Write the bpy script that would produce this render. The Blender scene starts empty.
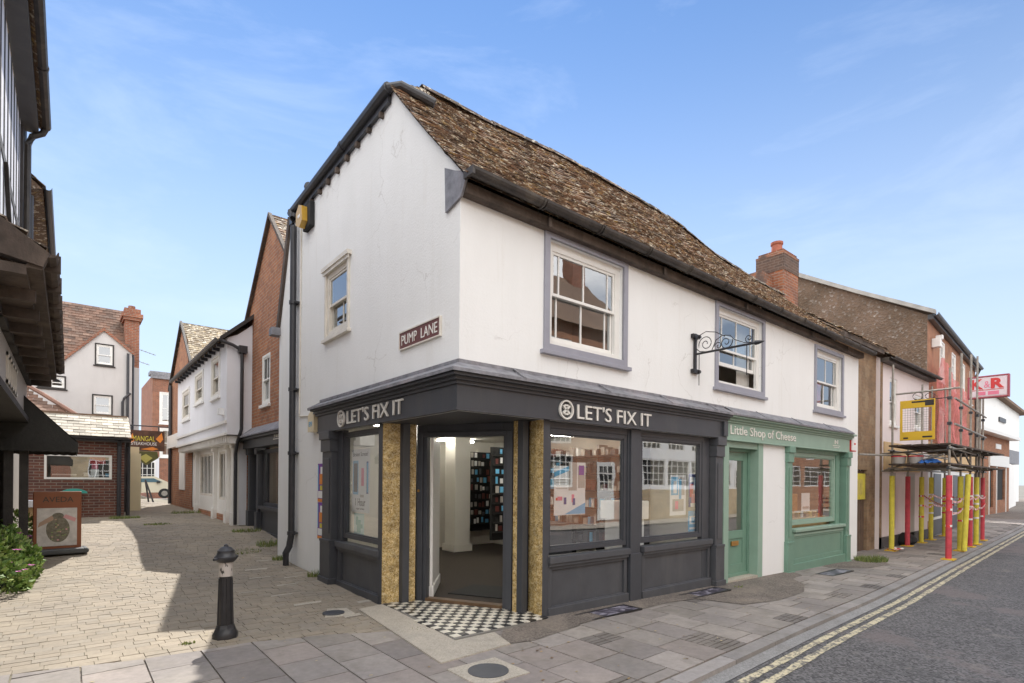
import bpy, math, random
from mathutils import Vector, Matrix
random.seed(11)
S=bpy.context.scene
# ---------------- camera, sky, sun, exposure ----------------
cd=bpy.data.cameras.new('camera'); cam=bpy.data.objects.new('camera',cd); S.collection.objects.link(cam); S.camera=cam
cd.sensor_width=36.0; cd.lens=36*540/1024.0; cd.clip_start=.1; cd.clip_end=3000; cd.shift_y=138.5/1024
yaw=math.radians(50.6-90); roll=math.radians(.5)
cam.matrix_world=Matrix.Translation((-3.0678,-4.6018,1.6))@Matrix.Rotation(yaw,4,'Z')@Matrix.Rotation(math.radians(90),4,'X')@Matrix.Rotation(roll,4,'Z')
SKYT=(.72,.86,1.0,1); FILL_CLOUD=(14.8,14.6,14.4,1)
SUN=Vector((.353,.808,1.0)).normalized()
W=bpy.data.worlds.new("World"); S.world=W; W.use_nodes=True
nt=W.node_tree; nt.nodes.clear()
def N(nt,t,**k):
    n=nt.nodes.new(t)
    for a,b in k.items(): setattr(n,a,b)
    return n
sky=N(nt,'ShaderNodeTexSky',sky_type='NISHITA'); sky.sun_disc=False
sky.sun_elevation=math.asin(SUN.z); sky.sun_rotation=math.atan2(SUN.x,SUN.y)
sky.altitude=50; sky.air_density=1.0; sky.dust_density=0.0; sky.ozone_density=1.0
bg=N(nt,'ShaderNodeBackground'); bg.inputs[1].default_value=.10
out=N(nt,'ShaderNodeOutputWorld'); L=nt.links.new
# thin wisps of high cloud everywhere; bright cloud added in the unseen half opposite the sun to fill shaded walls
tc=N(nt,'ShaderNodeTexCoord'); mp=N(nt,'ShaderNodeMapping'); mp.inputs['Scale'].default_value=(1.2,1.2,4.0); mp.inputs['Rotation'].default_value=(0,0,.9)
nz=N(nt,'ShaderNodeTexNoise'); nz.inputs['Scale'].default_value=2.2; nz.inputs['Detail'].default_value=7; nz.inputs['Roughness'].default_value=.62; nz.inputs['Distortion'].default_value=.4
rp=N(nt,'ShaderNodeValToRGB'); rp.color_ramp.elements[0].position=.5; rp.color_ramp.elements[1].position=.85; rp.color_ramp.elements[1].color=(.22,.22,.22,1)
mx=N(nt,'ShaderNodeMixRGB'); mx.inputs[2].default_value=(8.5,9.0,9.8,1)
L(tc.outputs['Generated'],mp.inputs[0]); L(mp.outputs[0],nz.inputs['Vector']); L(nz.outputs[0],rp.inputs[0]); L(rp.outputs[0],mx.inputs[0])
tint=N(nt,'ShaderNodeMixRGB',blend_type='MULTIPLY'); tint.inputs[0].default_value=1; tint.inputs[2].default_value=SKYT; L(sky.outputs[0],tint.inputs[1]); L(tint.outputs[0],mx.inputs[1])
sx=N(nt,'ShaderNodeSeparateXYZ'); L(tc.outputs['Generated'],sx.inputs[0]); hz=N(nt,'ShaderNodeValToRGB'); hz.color_ramp.interpolation='EASE'; hz.color_ramp.elements[0].position=0; hz.color_ramp.elements[0].color=(.92,.92,.92,1); hz.color_ramp.elements[1].position=.72; hz.color_ramp.elements[1].color=(0,0,0,1); L(sx.outputs[2],hz.inputs[0]); hm=N(nt,'ShaderNodeMixRGB'); hm.inputs[2].default_value=(4.5,5.3,6.4,1); L(hz.outputs[0],hm.inputs[0]); L(mx.outputs[0],hm.inputs[1])
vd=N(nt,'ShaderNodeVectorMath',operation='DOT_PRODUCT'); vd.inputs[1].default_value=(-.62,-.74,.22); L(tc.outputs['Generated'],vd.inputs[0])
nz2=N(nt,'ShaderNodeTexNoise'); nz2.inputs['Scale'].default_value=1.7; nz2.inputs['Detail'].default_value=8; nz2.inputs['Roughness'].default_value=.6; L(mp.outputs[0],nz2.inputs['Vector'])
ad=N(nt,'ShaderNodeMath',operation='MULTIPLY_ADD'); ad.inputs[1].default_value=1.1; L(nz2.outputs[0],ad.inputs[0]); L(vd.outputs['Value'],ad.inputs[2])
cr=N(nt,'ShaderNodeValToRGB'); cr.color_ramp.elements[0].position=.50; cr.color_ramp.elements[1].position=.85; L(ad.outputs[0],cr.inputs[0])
mc=N(nt,'ShaderNodeMixRGB'); mc.inputs[2].default_value=FILL_CLOUD; L(cr.outputs[0],mc.inputs[0]); L(hm.outputs[0],mc.inputs[1])
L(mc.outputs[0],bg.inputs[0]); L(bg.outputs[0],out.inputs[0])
sl=bpy.data.lights.new('sun','SUN'); sl.energy=3.7; sl.angle=math.radians(.5); sl.color=(1,.95,.87)
so=bpy.data.objects.new('sun',sl); S.collection.objects.link(so); so.rotation_euler=SUN.to_track_quat('Z','Y').to_euler(); so.location=(0,0,30)
S.view_settings.view_transform='Standard'; S.view_settings.look='None'; S.view_settings.gamma=1; S.view_settings.exposure=.84; S.view_settings.use_curve_mapping=False
S.render.resolution_x=1024; S.render.resolution_y=683
S.cycles.max_bounces=7; S.cycles.diffuse_bounces=5; S.cycles.glossy_bounces=4; S.cycles.transparent_max_bounces=12; S.cycles.caustics_reflective=False; S.cycles.caustics_refractive=False

# ---------------- materials ----------------
MATS={}; ATTRM=set()
def newmat(name):
    m=bpy.data.materials.new(name); m.use_nodes=True; MATS[name]=m
    t=m.node_tree; b=t.nodes['Principled BSDF']; return m,t,b
def posn(t,scale=None):
    g=N(t,'ShaderNodeNewGeometry')
    if scale is None: return g.outputs['Position']
    v=N(t,'ShaderNodeVectorMath',operation='MULTIPLY'); v.inputs[1].default_value=scale; t.links.new(g.outputs['Position'],v.inputs[0]); return v.outputs[0]
def noise(t,vec,scale,detail=4,rough=.6):
    n=N(t,'ShaderNodeTexNoise'); n.inputs['Scale'].default_value=scale; n.inputs['Detail'].default_value=detail; n.inputs['Roughness'].default_value=rough
    t.links.new(vec,n.inputs['Vector']); return n.outputs[0]
def ramp(t,fac,stops):
    r=N(t,'ShaderNodeValToRGB'); e=r.color_ramp.elements
    while len(e)<len(stops): e.new(.5)
    for i,(p,c) in enumerate(stops): e[i].position=p; e[i].color=(*c,1) if len(c)==3 else c
    t.links.new(fac,r.inputs[0]); return r.outputs[0]
def mixc(t,f,a,b,mode='MIX'):
    m=N(t,'ShaderNodeMixRGB',blend_type=mode)
    for i,x in ((0,f),(1,a),(2,b)):
        if hasattr(x,'links') or hasattr(x,'is_linked'): t.links.new(x,m.inputs[i])
        elif i==0: m.inputs[0].default_value=x
        else: m.inputs[i].default_value=(*x,1)
    return m.outputs[0]
def bump(t,b,h,strength=.3,dist=.01):
    n=N(t,'ShaderNodeBump'); n.inputs['Strength'].default_value=strength; n.inputs['Distance'].default_value=dist
    t.links.new(h,n.inputs['Height']); t.links.new(n.outputs[0],b.inputs['Normal'])
def paint(name,c,rough=.5,var=.12,scale=3.,bs=.15,bd=.004,bscale=60,stain=None,metal=0.,spec=.5,streak=False):
    m,t,b=newmat(name)
    p=posn(t,(1,1,.25) if streak else None)
    n=noise(t,p,scale,6); lo=tuple(x*(1-var) for x in c); hi=tuple(min(1,x*(1+var)) for x in c)
    col=ramp(t,n,[(.3,lo),(.7,hi)])
    if stain:
        n2=noise(t,posn(t,(1,1,.18)),2.3,8,.7); f=ramp(t,n2,[(.5,(0,0,0)),(.75,(stain[1],)*3)]); col=mixc(t,f,col,stain[0])
    t.links.new(col,b.inputs['Base Color']); b.inputs['Roughness'].default_value=rough; b.inputs['Metallic'].default_value=metal
    b.inputs['Specular IOR Level'].default_value=spec
    if bs: bump(t,b,noise(t,posn(t),bscale,3),bs,bd)
    return m
def brick(name,c1,c2,mortar,w=.225,h=.075,mo=.01,bs=.5,patch=None):
    m,t,b=newmat(name)
    g=N(t,'ShaderNodeNewGeometry'); sp=N(t,'ShaderNodeSeparateXYZ'); t.links.new(g.outputs['Position'],sp.inputs[0])
    ad=N(t,'ShaderNodeMath',operation='ADD'); t.links.new(sp.outputs[0],ad.inputs[0]); t.links.new(sp.outputs[1],ad.inputs[1])
    cb=N(t,'ShaderNodeCombineXYZ'); t.links.new(ad.outputs[0],cb.inputs[0]); t.links.new(sp.outputs[2],cb.inputs[1])
    br=N(t,'ShaderNodeTexBrick'); t.links.new(cb.outputs[0],br.inputs['Vector']); br.inputs['Scale'].default_value=1
    br.inputs['Brick Width'].default_value=w; br.inputs['Row Height'].default_value=h; br.inputs['Mortar Size'].default_value=mo; br.inputs['Mortar Smooth'].default_value=.2
    br.inputs['Color1'].default_value=(*c1,1); br.inputs['Color2'].default_value=(*c2,1); br.inputs['Mortar'].default_value=(*mortar,1); br.inputs['Bias'].default_value=-.1
    n=noise(t,g.outputs['Position'],2.5,7,.7)
    col=mixc(t,1.,br.outputs['Color'],ramp(t,n,[(.3,(.7,.7,.72)),(.7,(1.2,1.15,1.1))]),'MULTIPLY')
    if patch:
        n2=noise(t,g.outputs['Position'],patch[1],5,.6); f=ramp(t,n2,[(.48,(0,0,0)),(.62,(patch[2],)*3)]); col=mixc(t,f,col,patch[0])
    t.links.new(col,b.inputs['Base Color']); b.inputs['Roughness'].default_value=.85
    iv=N(t,'ShaderNodeMath',operation='SUBTRACT'); iv.inputs[0].default_value=1; t.links.new(br.outputs['Fac'],iv.inputs[1]); bump(t,b,iv.outputs[0],bs,.008)
    return m
def attr(name,var,rough=.85,mult=(1,1,1),ns=8.,moss_or_glint=None,bs=.4,bd=.006,bscale=40):
    # per-piece colour attribute 'col' times fine noise
    ATTRM.add(name)
    m,t,b=newmat(name)
    a=N(t,'ShaderNodeAttribute',attribute_name='col')
    p=posn(t); n=noise(t,p,ns,6,.65)
    col=mixc(t,1.,a.outputs['Color'],ramp(t,n,[(.25,(1-var,)*3),(.75,(1+var,)*3)]),'MULTIPLY')
    n3=noise(t,p,1.1,5,.6); col=mixc(t,1.,col,ramp(t,n3,[(.3,(.82,.82,.84)),(.7,(1.12,1.1,1.07))]),'MULTIPLY')
    if moss_or_glint:
        for mc,ms,lo,hi,am in moss_or_glint:
            n2=noise(t,p,ms,7,.7); f=ramp(t,n2,[(lo,(0,0,0)),(hi,(am,)*3)]); col=mixc(t,f,col,mc)
    t.links.new(col,b.inputs['Base Color']); b.inputs['Roughness'].default_value=rough
    bump(t,b,noise(t,p,bscale,5,.7),bs,bd)
    return m
def glassmat(name,tint=(.9,.94,.93),ior=.27):
    m,t,b=newmat(name); t.nodes.remove(b)
    o=t.nodes['Material Output']; tr=N(t,'ShaderNodeBsdfTransparent'); tr.inputs[0].default_value=(*tint,1)
    gl=N(t,'ShaderNodeBsdfGlossy'); gl.inputs['Roughness'].default_value=.01; gl.inputs[0].default_value=(.95,.97,1,1)
    nb=N(t,'ShaderNodeBump'); nb.inputs['Strength'].default_value=.014; nb.inputs['Distance'].default_value=.1
    t.links.new(noise(t,posn(t),1.3,2),nb.inputs['Height'])
    mix=N(t,'ShaderNodeMixShader')
    ge=N(t,'ShaderNodeNewGeometry'); dt=N(t,'ShaderNodeVectorMath',operation='DOT_PRODUCT'); t.links.new(ge.outputs['Incoming'],dt.inputs[0]); t.links.new(ge.outputs['Normal'],dt.inputs[1])
    ab=N(t,'ShaderNodeMath',operation='ABSOLUTE'); t.links.new(dt.outputs['Value'],ab.inputs[0]); om=N(t,'ShaderNodeMath',operation='SUBTRACT'); om.inputs[0].default_value=1; t.links.new(ab.outputs[0],om.inputs[1])
    pw=N(t,'ShaderNodeMath',operation='POWER'); pw.inputs[1].default_value=5; t.links.new(om.outputs[0],pw.inputs[0]); fr=N(t,'ShaderNodeMath',operation='MULTIPLY_ADD'); fr.inputs[1].default_value=1-ior; fr.inputs[2].default_value=ior; t.links.new(pw.outputs[0],fr.inputs[0])
    for q in (gl.inputs['Normal'],): t.links.new(nb.outputs[0],q)
    t.links.new(fr.outputs[0],mix.inputs[0]); t.links.new(tr.outputs[0],mix.inputs[1]); t.links.new(gl.outputs[0],mix.inputs[2]); t.links.new(mix.outputs[0],o.inputs[0])
    return m
def emit(name,c,s):
    m,t,b=newmat(name); b.inputs['Base Color'].default_value=(*c,1); b.inputs['Emission Color'].default_value=(*c,1); b.inputs['Emission Strength'].default_value=s; return m
def rendermat():
    m,t,b=newmat('white_render'); p=posn(t)
    n=noise(t,posn(t,(1,1,.3)),1.3,7,.65); col=ramp(t,n,[(.3,(.79,.795,.79)),(.7,(.84,.845,.845))])
    n2=noise(t,posn(t,(3,3,.22)),2.0,8,.7); col=mixc(t,ramp(t,n2,[(.55,(0,0,0)),(.8,(.35,.35,.35))]),col,(.6,.57,.51))
    n3=noise(t,p,5.,7,.7); col=mixc(t,ramp(t,n3,[(.66,(0,0,0)),(.72,(.30,.30,.30))]),col,(.66,.64,.60))
    v=N(t,'ShaderNodeTexVoronoi',feature='DISTANCE_TO_EDGE'); v.inputs['Scale'].default_value=.9
    dv=N(t,'ShaderNodeVectorMath',operation='ADD'); t.links.new(p,dv.inputs[0]); nn=N(t,'ShaderNodeTexNoise'); nn.inputs['Scale'].default_value=3; nn.inputs['Detail'].default_value=6; t.links.new(p,nn.inputs['Vector']); sc=N(t,'ShaderNodeVectorMath',operation='SCALE'); sc.inputs['Scale'].default_value=.5; t.links.new(nn.outputs['Color'],sc.inputs[0]); t.links.new(sc.outputs[0],dv.inputs[1]); t.links.new(dv.outputs[0],v.inputs['Vector'])
    ck=ramp(t,v.outputs['Distance'],[(.0,(1,1,1)),(.006,(0,0,0))]); mk=ramp(t,noise(t,p,.9,3),[(.52,(0,0,0)),(.6,(.45,.45,.45))]); ck=mixc(t,1.,ck,mk,'MULTIPLY'); col=mixc(t,ck,col,(.42,.40,.37))
    t.links.new(col,b.inputs['Base Color']); b.inputs['Roughness'].default_value=.85
    h=mixc(t,.35,noise(t,p,2.2,4,.55),noise(t,p,38,4,.6)); bump(t,b,h,.5,.02); return m
white_wall=rendermat()
pink_wall=paint('pale_pink_render',(.78,.70,.70),.85,.04,1.2,.3,.005,30,stain=((.6,.5,.48),.3))
bluewhite=paint('cool_white_paint',(.74,.74,.78),.7,.03,1.5,.2,.004,30,stain=((.5,.48,.46),.25))
wht=paint('white_gloss_paint',(.80,.79,.76),.35,.03,8,.05,.002,50)
offw=paint('old_white_paint',(.70,.66,.59),.5,.10,6,.2,.003,60)
greyp=paint('lilac_grey_paint',(.30,.30,.35),.5,.06,5,.1,.002,60)
dark=paint('charcoal_paint',(.052,.056,.066),.42,.10,4,.12,.002,50,stain=((.16,.15,.14),.22))
dark2=paint('worn_charcoal_paint',(.07,.073,.082),.5,.12,4,.12,.002,50,stain=((.2,.19,.18),.25))
green=paint('sage_green_paint',(.155,.275,.21),.42,.07,4,.1,.002,50,stain=((.2,.3,.22),.25))
green2=paint('pale_green_paint',(.27,.39,.315),.45,.06,4,.1,.002,50)
lead=paint('lead_sheet',(.20,.20,.22),.55,.35,9,.4,.01,14,stain=((.42,.36,.38),.6))
blackm=paint('black_iron',(.022,.022,.025),.4,.2,10,.2,.002,40)
pipe=paint('black_pipe',(.035,.036,.042),.38,.2,6,.1,.002,40)
gutter_m=paint('old_gutter',(.045,.038,.034),.55,.35,7,.4,.006,30,stain=((.2,.17,.13),.5))
oldwood=paint('weathered_timber',(.075,.056,.045),.8,.45,5,.6,.01,25,stain=((.24,.18,.14),.45))
timber=paint('dark_timber',(.035,.03,.028),.7,.3,6,.5,.01,30)
tileg=attr('clay_roof_tile',.45,.85,ns=30,moss_or_glint=[((.085,.058,.04),2.6,.48,.66,.65),((.55,.38,.15),7.,.55,.64,.7),((.76,.70,.58),11.,.54,.61,.9)],bs=.9,bd=.02,bscale=45)  # moss and lichen; pale patches strengthened to paint sun glints into the tiles
tiler=attr('brown_roof_tile',.3,.85,ns=20,moss_or_glint=[((.3,.27,.2),7.,.6,.75,.4)],bs=.6,bd=.01)
slate=attr('pale_roof_slate',.2,.8,ns=20,bs=.3)
slabm=attr('paving_slab',.16,.8,ns=14,moss_or_glint=[((.13,.115,.09),2.,.5,.75,.6),((.10,.09,.08),22.,.68,.72,.6),((.42,.40,.37),31.,.72,.75,.7),((.10,.12,.05),6.,.68,.8,.3)],bs=.35,bd=.004,bscale=70)
settm=attr('block_paving',.12,.85,ns=25,moss_or_glint=[((.10,.105,.05),3.5,.62,.8,.35)],bs=.4,bd=.004,bscale=70)
def bcol(k): return k
brick_red=brick('red_brick',(.33,.12,.065),(.24,.085,.05),(.30,.24,.19))
brick_or=brick('orange_brick',(.42,.17,.075),(.30,.11,.055),(.34,.26,.19),patch=((.17,.08,.05),5,.6))
brick_dk=brick('dark_brown_brick',(.17,.065,.045),(.10,.045,.04),(.22,.18,.15))
brick_br=brick('buff_brown_brick',(.27,.175,.10),(.20,.13,.08),(.24,.17,.11),patch=((.36,.27,.17),3,.5))
brick_ch=brick('sooty_brick',(.33,.12,.055),(.20,.075,.045),(.3,.22,.17),patch=((.09,.065,.055),1.7,.92))
def flintmat():
    m,t,b=newmat('flint_wall'); p=posn(t)
    v=N(t,'ShaderNodeTexVoronoi'); v.inputs['Scale'].default_value=16; t.links.new(p,v.inputs['Vector'])
    c=ramp(t,v.outputs['Color'],[(.1,(.13,.095,.07)),(.5,(.17,.12,.085)),(.75,(.15,.115,.09)),(.96,(.30,.27,.24))])
    n=noise(t,p,.9,5); c=mixc(t,1.,c,ramp(t,n,[(.3,(.7,.66,.6)),(.7,(1.25,1.2,1.2))]),'MULTIPLY')
    t.links.new(c,b.inputs['Base Color']); b.inputs['Roughness'].default_value=.9; bump(t,b,v.outputs['Distance'],.8,.03); return m
flint=flintmat()
def goldmat():
    m,t,b=newmat('gold_mosaic'); p=posn(t)
    v=N(t,'ShaderNodeTexVoronoi'); v.inputs['Scale'].default_value=70; t.links.new(p,v.inputs['Vector'])
    c=ramp(t,v.outputs['Color'],[(.05,(.22,.14,.05)),(.28,(.42,.30,.12)),(.6,(.54,.41,.20)),(.9,(.66,.56,.36))])
    n=noise(t,p,11,3,.5); c=mixc(t,1.,c,ramp(t,n,[(.35,(.72,.7,.66)),(.62,(1.15,1.12,1.05))]),'MULTIPLY')
    t.links.new(c,b.inputs['Base Color']); b.inputs['Roughness'].default_value=.25; bump(t,b,v.outputs['Distance'],.5,.004); return m
gold=goldmat()
def groundmat(name,c,var,scale,speck=None,bs=.5,bd=.006,bscale=120,stains=()):
    m,t,b=newmat(name); p=posn(t); n=noise(t,p,scale,6,.6)
    col=ramp(t,n,[(.3,tuple(x*(1-var) for x in c)),(.7,tuple(x*(1+var) for x in c))])
    if speck:
        v=N(t,'ShaderNodeTexVoronoi'); v.inputs['Scale'].default_value=speck[0]; t.links.new(p,v.inputs['Vector'])
        s=ramp(t,v.outputs['Color'],[(.2,(speck[1],)*3),(.8,(speck[2],)*3)]); col=mixc(t,1.,col,s,'MULTIPLY')
    for sc,ss,lo,hi,am in stains:
        f=ramp(t,noise(t,p,ss,6,.65),[(lo,(0,0,0)),(hi,(am,)*3)]); col=mixc(t,f,col,sc)
    t.links.new(col,b.inputs['Base Color']); b.inputs['Roughness'].default_value=.85
    bump(t,b,noise(t,p,bscale,3,.7),bs,bd); return m
asphalt=groundmat('asphalt',(.105,.10,.10),.12,.7,(55,.45,1.7),.8,.008,90,stains=[((.17,.14,.135),.35,.56,.6,.6),((.05,.05,.05),.8,.58,.66,.5),((.22,.20,.18),2.2,.62,.66,.5)])
roughtar=groundmat('worn_tarmac',(.16,.135,.115),.2,2.5,(60,.6,1.4),.8,.008,90,stains=[((.25,.21,.17),1.3,.5,.65,.6)])
mortar=groundmat('joint_sand',(.20,.17,.12),.25,5,None,.5,.006,90,stains=[((.07,.10,.03),1.5,.55,.7,.6)])
concrete=groundmat('pale_concrete',(.43,.385,.32),.12,2.5,(90,.85,1.12),.4,.004,90,stains=[((.25,.235,.21),1.8,.5,.7,.6)])
channelm=groundmat('gutter_channel',(.25,.245,.24),.12,2.5,(80,.8,1.2),.5,.004,90,stains=[((.17,.155,.14),1.3,.5,.7,.6)])
kerbm=groundmat('kerb_stone',(.25,.24,.235),.1,3,(90,.85,1.15),.4,.004,90,stains=[((.17,.15,.13),1.8,.5,.7,.6)])
earth=groundmat('distant_ground',(.16,.15,.13),.2,.05)
def linemat():
    m,t,b=newmat('worn_yellow_line'); p=posn(t)
    f=ramp(t,noise(t,p,14,8,.8),[(.46,(0,0,0)),(.52,(1,1,1))])
    col=mixc(t,f,(.15,.14,.125),(.60,.53,.36)); t.links.new(col,b.inputs['Base Color']); b.inputs['Roughness'].default_value=.75; return m
linem=linemat()
glass=glassmat('window_glass'); glass2=glassmat('shop_glass',(.95,.97,.96),.24)
room=paint('dim_room',(.34,.29,.24),.9,.1,2,0)
cream=paint('interior_cream',(.72,.70,.64),.8,.03,2,0)
carpet=paint('dark_carpet',(.045,.035,.028),.95,.3,40,.5,.004,200)
tube=emit('lit_tube',(1,.95,.85),26)
def flat(name,c,r=.55,**k): return paint(name,c,r,.06,6,0.08,.001,60,**k)
red=paint('red_foam',(.58,.065,.09),.65,.2,7,.5,.006,25,stain=((.3,.05,.06),.6)); yel=paint('yellow_foam',(.68,.60,.07),.65,.15,7,.5,.006,25,stain=((.42,.36,.08),.6)); yelp=flat('yellow_mesh_paint',(.68,.44,.03))
steel=paint('galvanised_tube',(.30,.28,.25),.5,.3,9,.2,.002,40,metal=.3)
ply=paint('plywood_board',(.60,.42,.22),.7,.12,3,.2,.003,30)
blk=flat('matt_black',(.02,.02,.02),.85); bluec=flat('blue_tarp',(.03,.13,.42)); brass=paint('brass',(.5,.27,.08),.35,.1,8,0,metal=.7)
navy=flat('navy_print',(.03,.06,.25)); skyb=flat('sky_blue_print',(.13,.42,.68)); purple=flat('purple_print',(.2,.05,.35)); orange=flat('orange_print',(.75,.25,.04)); pinkp=flat('pink_print',(.75,.2,.3)); whp=flat('white_print',(.8,.8,.8)); redp=flat('red_print',(.6,.04,.04)); letter=flat('cream_lettering',(.80,.78,.73),.4)
maroon=flat('maroon_enamel',(.13,.035,.03),.3); browns=flat('rust_brown_board',(.24,.075,.03),.4); greyprint=flat('grey_photo_print',(.42,.39,.36)); dkprint=flat('dark_photo_print',(.05,.04,.03)); yelbox=flat('amber_plastic',(.55,.33,.05),.3)
tealp=flat('teal_print',(.05,.35,.3))
leafm=attr('leaf',.3,.6,ns=20,bs=.2); grassm=attr('grass_blade',.3,.7,ns=20,bs=.1)
petal=flat('magenta_petal',(.45,.03,.33))

# ---------------- mesh helpers ----------------
ROOT={}
class MB:
    def __init__(s): s.v=[]; s.f=[]; s.m=[]; s.c=[]; s.col=(1,1,1)
    def face(s,pts,m=0):
        i=len(s.v); s.v+= [tuple(p) for p in pts]; s.f.append(tuple(range(i,i+len(pts)))); s.m.append(m); s.c.append(s.col); return s
    def hexa(s,p,m=0):   # p: 8 points, bottom 0-3 ccw, top 4-7
        i=len(s.v); s.v+=[tuple(q) for q in p]
        for f in ((3,2,1,0),(4,5,6,7),(0,1,5,4),(1,2,6,5),(2,3,7,6),(3,0,4,7)): s.f.append(tuple(i+k for k in f)); s.m.append(m); s.c.append(s.col)
        return s
    def box(s,x0,x1,y0,y1,z0,z1,m=0): 
        return s.hexa([(x0,y0,z0),(x1,y0,z0),(x1,y1,z0),(x0,y1,z0),(x0,y0,z1),(x1,y0,z1),(x1,y1,z1),(x0,y1,z1)],m)
    def prism(s,poly,ext,m=0):
        e=Vector(ext); a=[Vector(p) for p in poly]; b=[p+e for p in a]; n=len(a)
        s.face(a[::-1],m); s.face(b,m)
        for i in range(n): s.face([a[i],a[(i+1)%n],b[(i+1)%n],b[i]],m)
        return s
    def tube(s,path,r,n=8,m=0,cap=True):
        P=[Vector(p) for p in path]; rings=[]
        for i,p in enumerate(P):
            d=(P[min(i+1,len(P)-1)]-P[max(i-1,0)]).normalized()
            a=d.cross(Vector((0,0,1))); 
            if a.length<.05: a=d.cross(Vector((0,1,0)))
            a.normalize(); b=d.cross(a); rr=r[i] if isinstance(r,(list,tuple)) else r
            i0=len(s.v)
            for k in range(n):
                t=2*math.pi*k/n; s.v.append(tuple(p+a*math.cos(t)*rr+b*math.sin(t)*rr))
            rings.append(i0)
        for q in range(len(P)-1):
            for k in range(n):
                a0=rings[q]; b0=rings[q+1]; k2=(k+1)%n
                s.f.append((a0+k,a0+k2,b0+k2,b0+k)); s.m.append(m); s.c.append(s.col)
        if cap:
            s.f.append(tuple(rings[0]+k for k in range(n))[::-1]); s.m.append(m); s.c.append(s.col)
            s.f.append(tuple(rings[-1]+k for k in range(n))); s.m.append(m); s.c.append(s.col)
        return s
    def lathe(s,prof,c,n=16,m=0):   # prof (r,z)
        c=Vector(c); rings=[]
        for r,z in prof:
            rings.append(len(s.v))
            for k in range(n):
                t=2*math.pi*k/n; s.v.append((c.x+r*math.cos(t),c.y+r*math.sin(t),c.z+z))
        for q in range(len(prof)-1):
            for k in range(n):
                k2=(k+1)%n; s.f.append((rings[q]+k,rings[q]+k2,rings[q+1]+k2,rings[q+1]+k)); s.m.append(m); s.c.append(s.col)
        s.f.append(tuple(rings[0]+k for k in range(n))[::-1]); s.m.append(m); s.c.append(s.col)
        s.f.append(tuple(rings[-1]+k for k in range(n))); s.m.append(m); s.c.append(s.col)
        return s
    def pbox(s,pl,u0,u1,z0,z1,d0,d1,m=0):   # box in plane coordinates, d outward
        return s.hexa([pl(u0,z0,d1),pl(u1,z0,d1),pl(u1,z0,d0),pl(u0,z0,d0),pl(u0,z1,d1),pl(u1,z1,d1),pl(u1,z1,d0),pl(u0,z1,d0)],m)
    def build(s,name,mats,parent=None,smooth=False,bevel=0,recalc=True):
        if not isinstance(mats,(list,tuple)): mats=[mats]
        me=bpy.data.meshes.new(name)
        loc=ROOT.get(parent.name,Vector((0,0,0))) if parent else Vector((0,0,0))
        me.from_pydata([(x-loc.x,y-loc.y,z-loc.z) for x,y,z in s.v],[],s.f)
        for m in mats: me.materials.append(m)
        me.polygons.foreach_set('material_index',s.m)
        if any(getattr(m,'get',None) and m.name in ATTRM for m in mats):
            s.c=[c if c!=(1,1,1) else (.19,.125,.085) for c in s.c]
            ca=me.color_attributes.new('col','FLOAT_COLOR','CORNER'); 
            data=[]
            for f,c in zip(s.f,s.c): data+= [c[0],c[1],c[2],1.]*len(f)
            ca.data.foreach_set('color',data)
        if recalc:
            import bmesh
            bm=bmesh.new(); bm.from_mesh(me); bmesh.ops.recalc_face_normals(bm,faces=bm.faces); bm.to_mesh(me); bm.free()
        if smooth:
            me.polygons.foreach_set('use_smooth',[True]*len(me.polygons))
        o=bpy.data.objects.new(name,me); S.collection.objects.link(o)
        if smooth: me.set_sharp_from_angle(angle=math.radians(40))
        if parent: o.parent=parent; ROOT[o.name]=loc
        if bevel:
            b=o.modifiers.new('b','BEVEL'); b.width=bevel; b.segments=2; b.limit_method='ANGLE'; b.angle_limit=math.radians(40)
        return o
def settag(o,label,cat,group=None):
    if len(label.split())>16: print('LONGLABEL',label)
    o['label']=label; o['category']=cat
    if group: o['group']=group
    return o
def thing(name,loc,label,cat,group=None):
    o=bpy.data.objects.new(name,None); S.collection.objects.link(o); o.location=loc; o.empty_display_size=.2; ROOT[o.name]=Vector(loc)
    return settag(o,label,cat,group)
def solo(mb,name,mats,loc,label,cat,group=None,**k):
    # single-mesh thing with its origin at loc
    l=Vector(loc); mb.v=[(x-l.x,y-l.y,z-l.z) for x,y,z in mb.v]
    o=mb.build(name,mats,None,**k); o.location=loc; return settag(o,label,cat,group)
def struct(mb,name,mats,**k):
    o=mb.build(name,mats,None,**k); o['kind']='structure'; return o
class Plane:
    def __init__(s,o,u,n): s.o=Vector(o); s.u=Vector(u).normalized(); s.n=Vector(n).normalized()
    def __call__(s,u,z,d=0.): return s.o+s.u*u+s.n*d+Vector((0,0,z))
STREET=Plane((0,0,0),(1,0,0),(0,-1,0)); LANE=Plane((0,0,0),(0,1,0),(-1,0,0)); LANET=Plane((0,0,0),(0,-1,0),(-1,0,0))
def PX(x): return Plane((x,0,0),(0,1,0),(-1,0,0))
def PY(y): return Plane((0,y,0),(1,0,0),(0,-1,0))
def PXE(x): return Plane((x,0,0),(0,1,0),(1,0,0))    # facing +X
def PYN(y): return Plane((0,y,0),(1,0,0),(0,1,0))    # facing +Y
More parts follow.
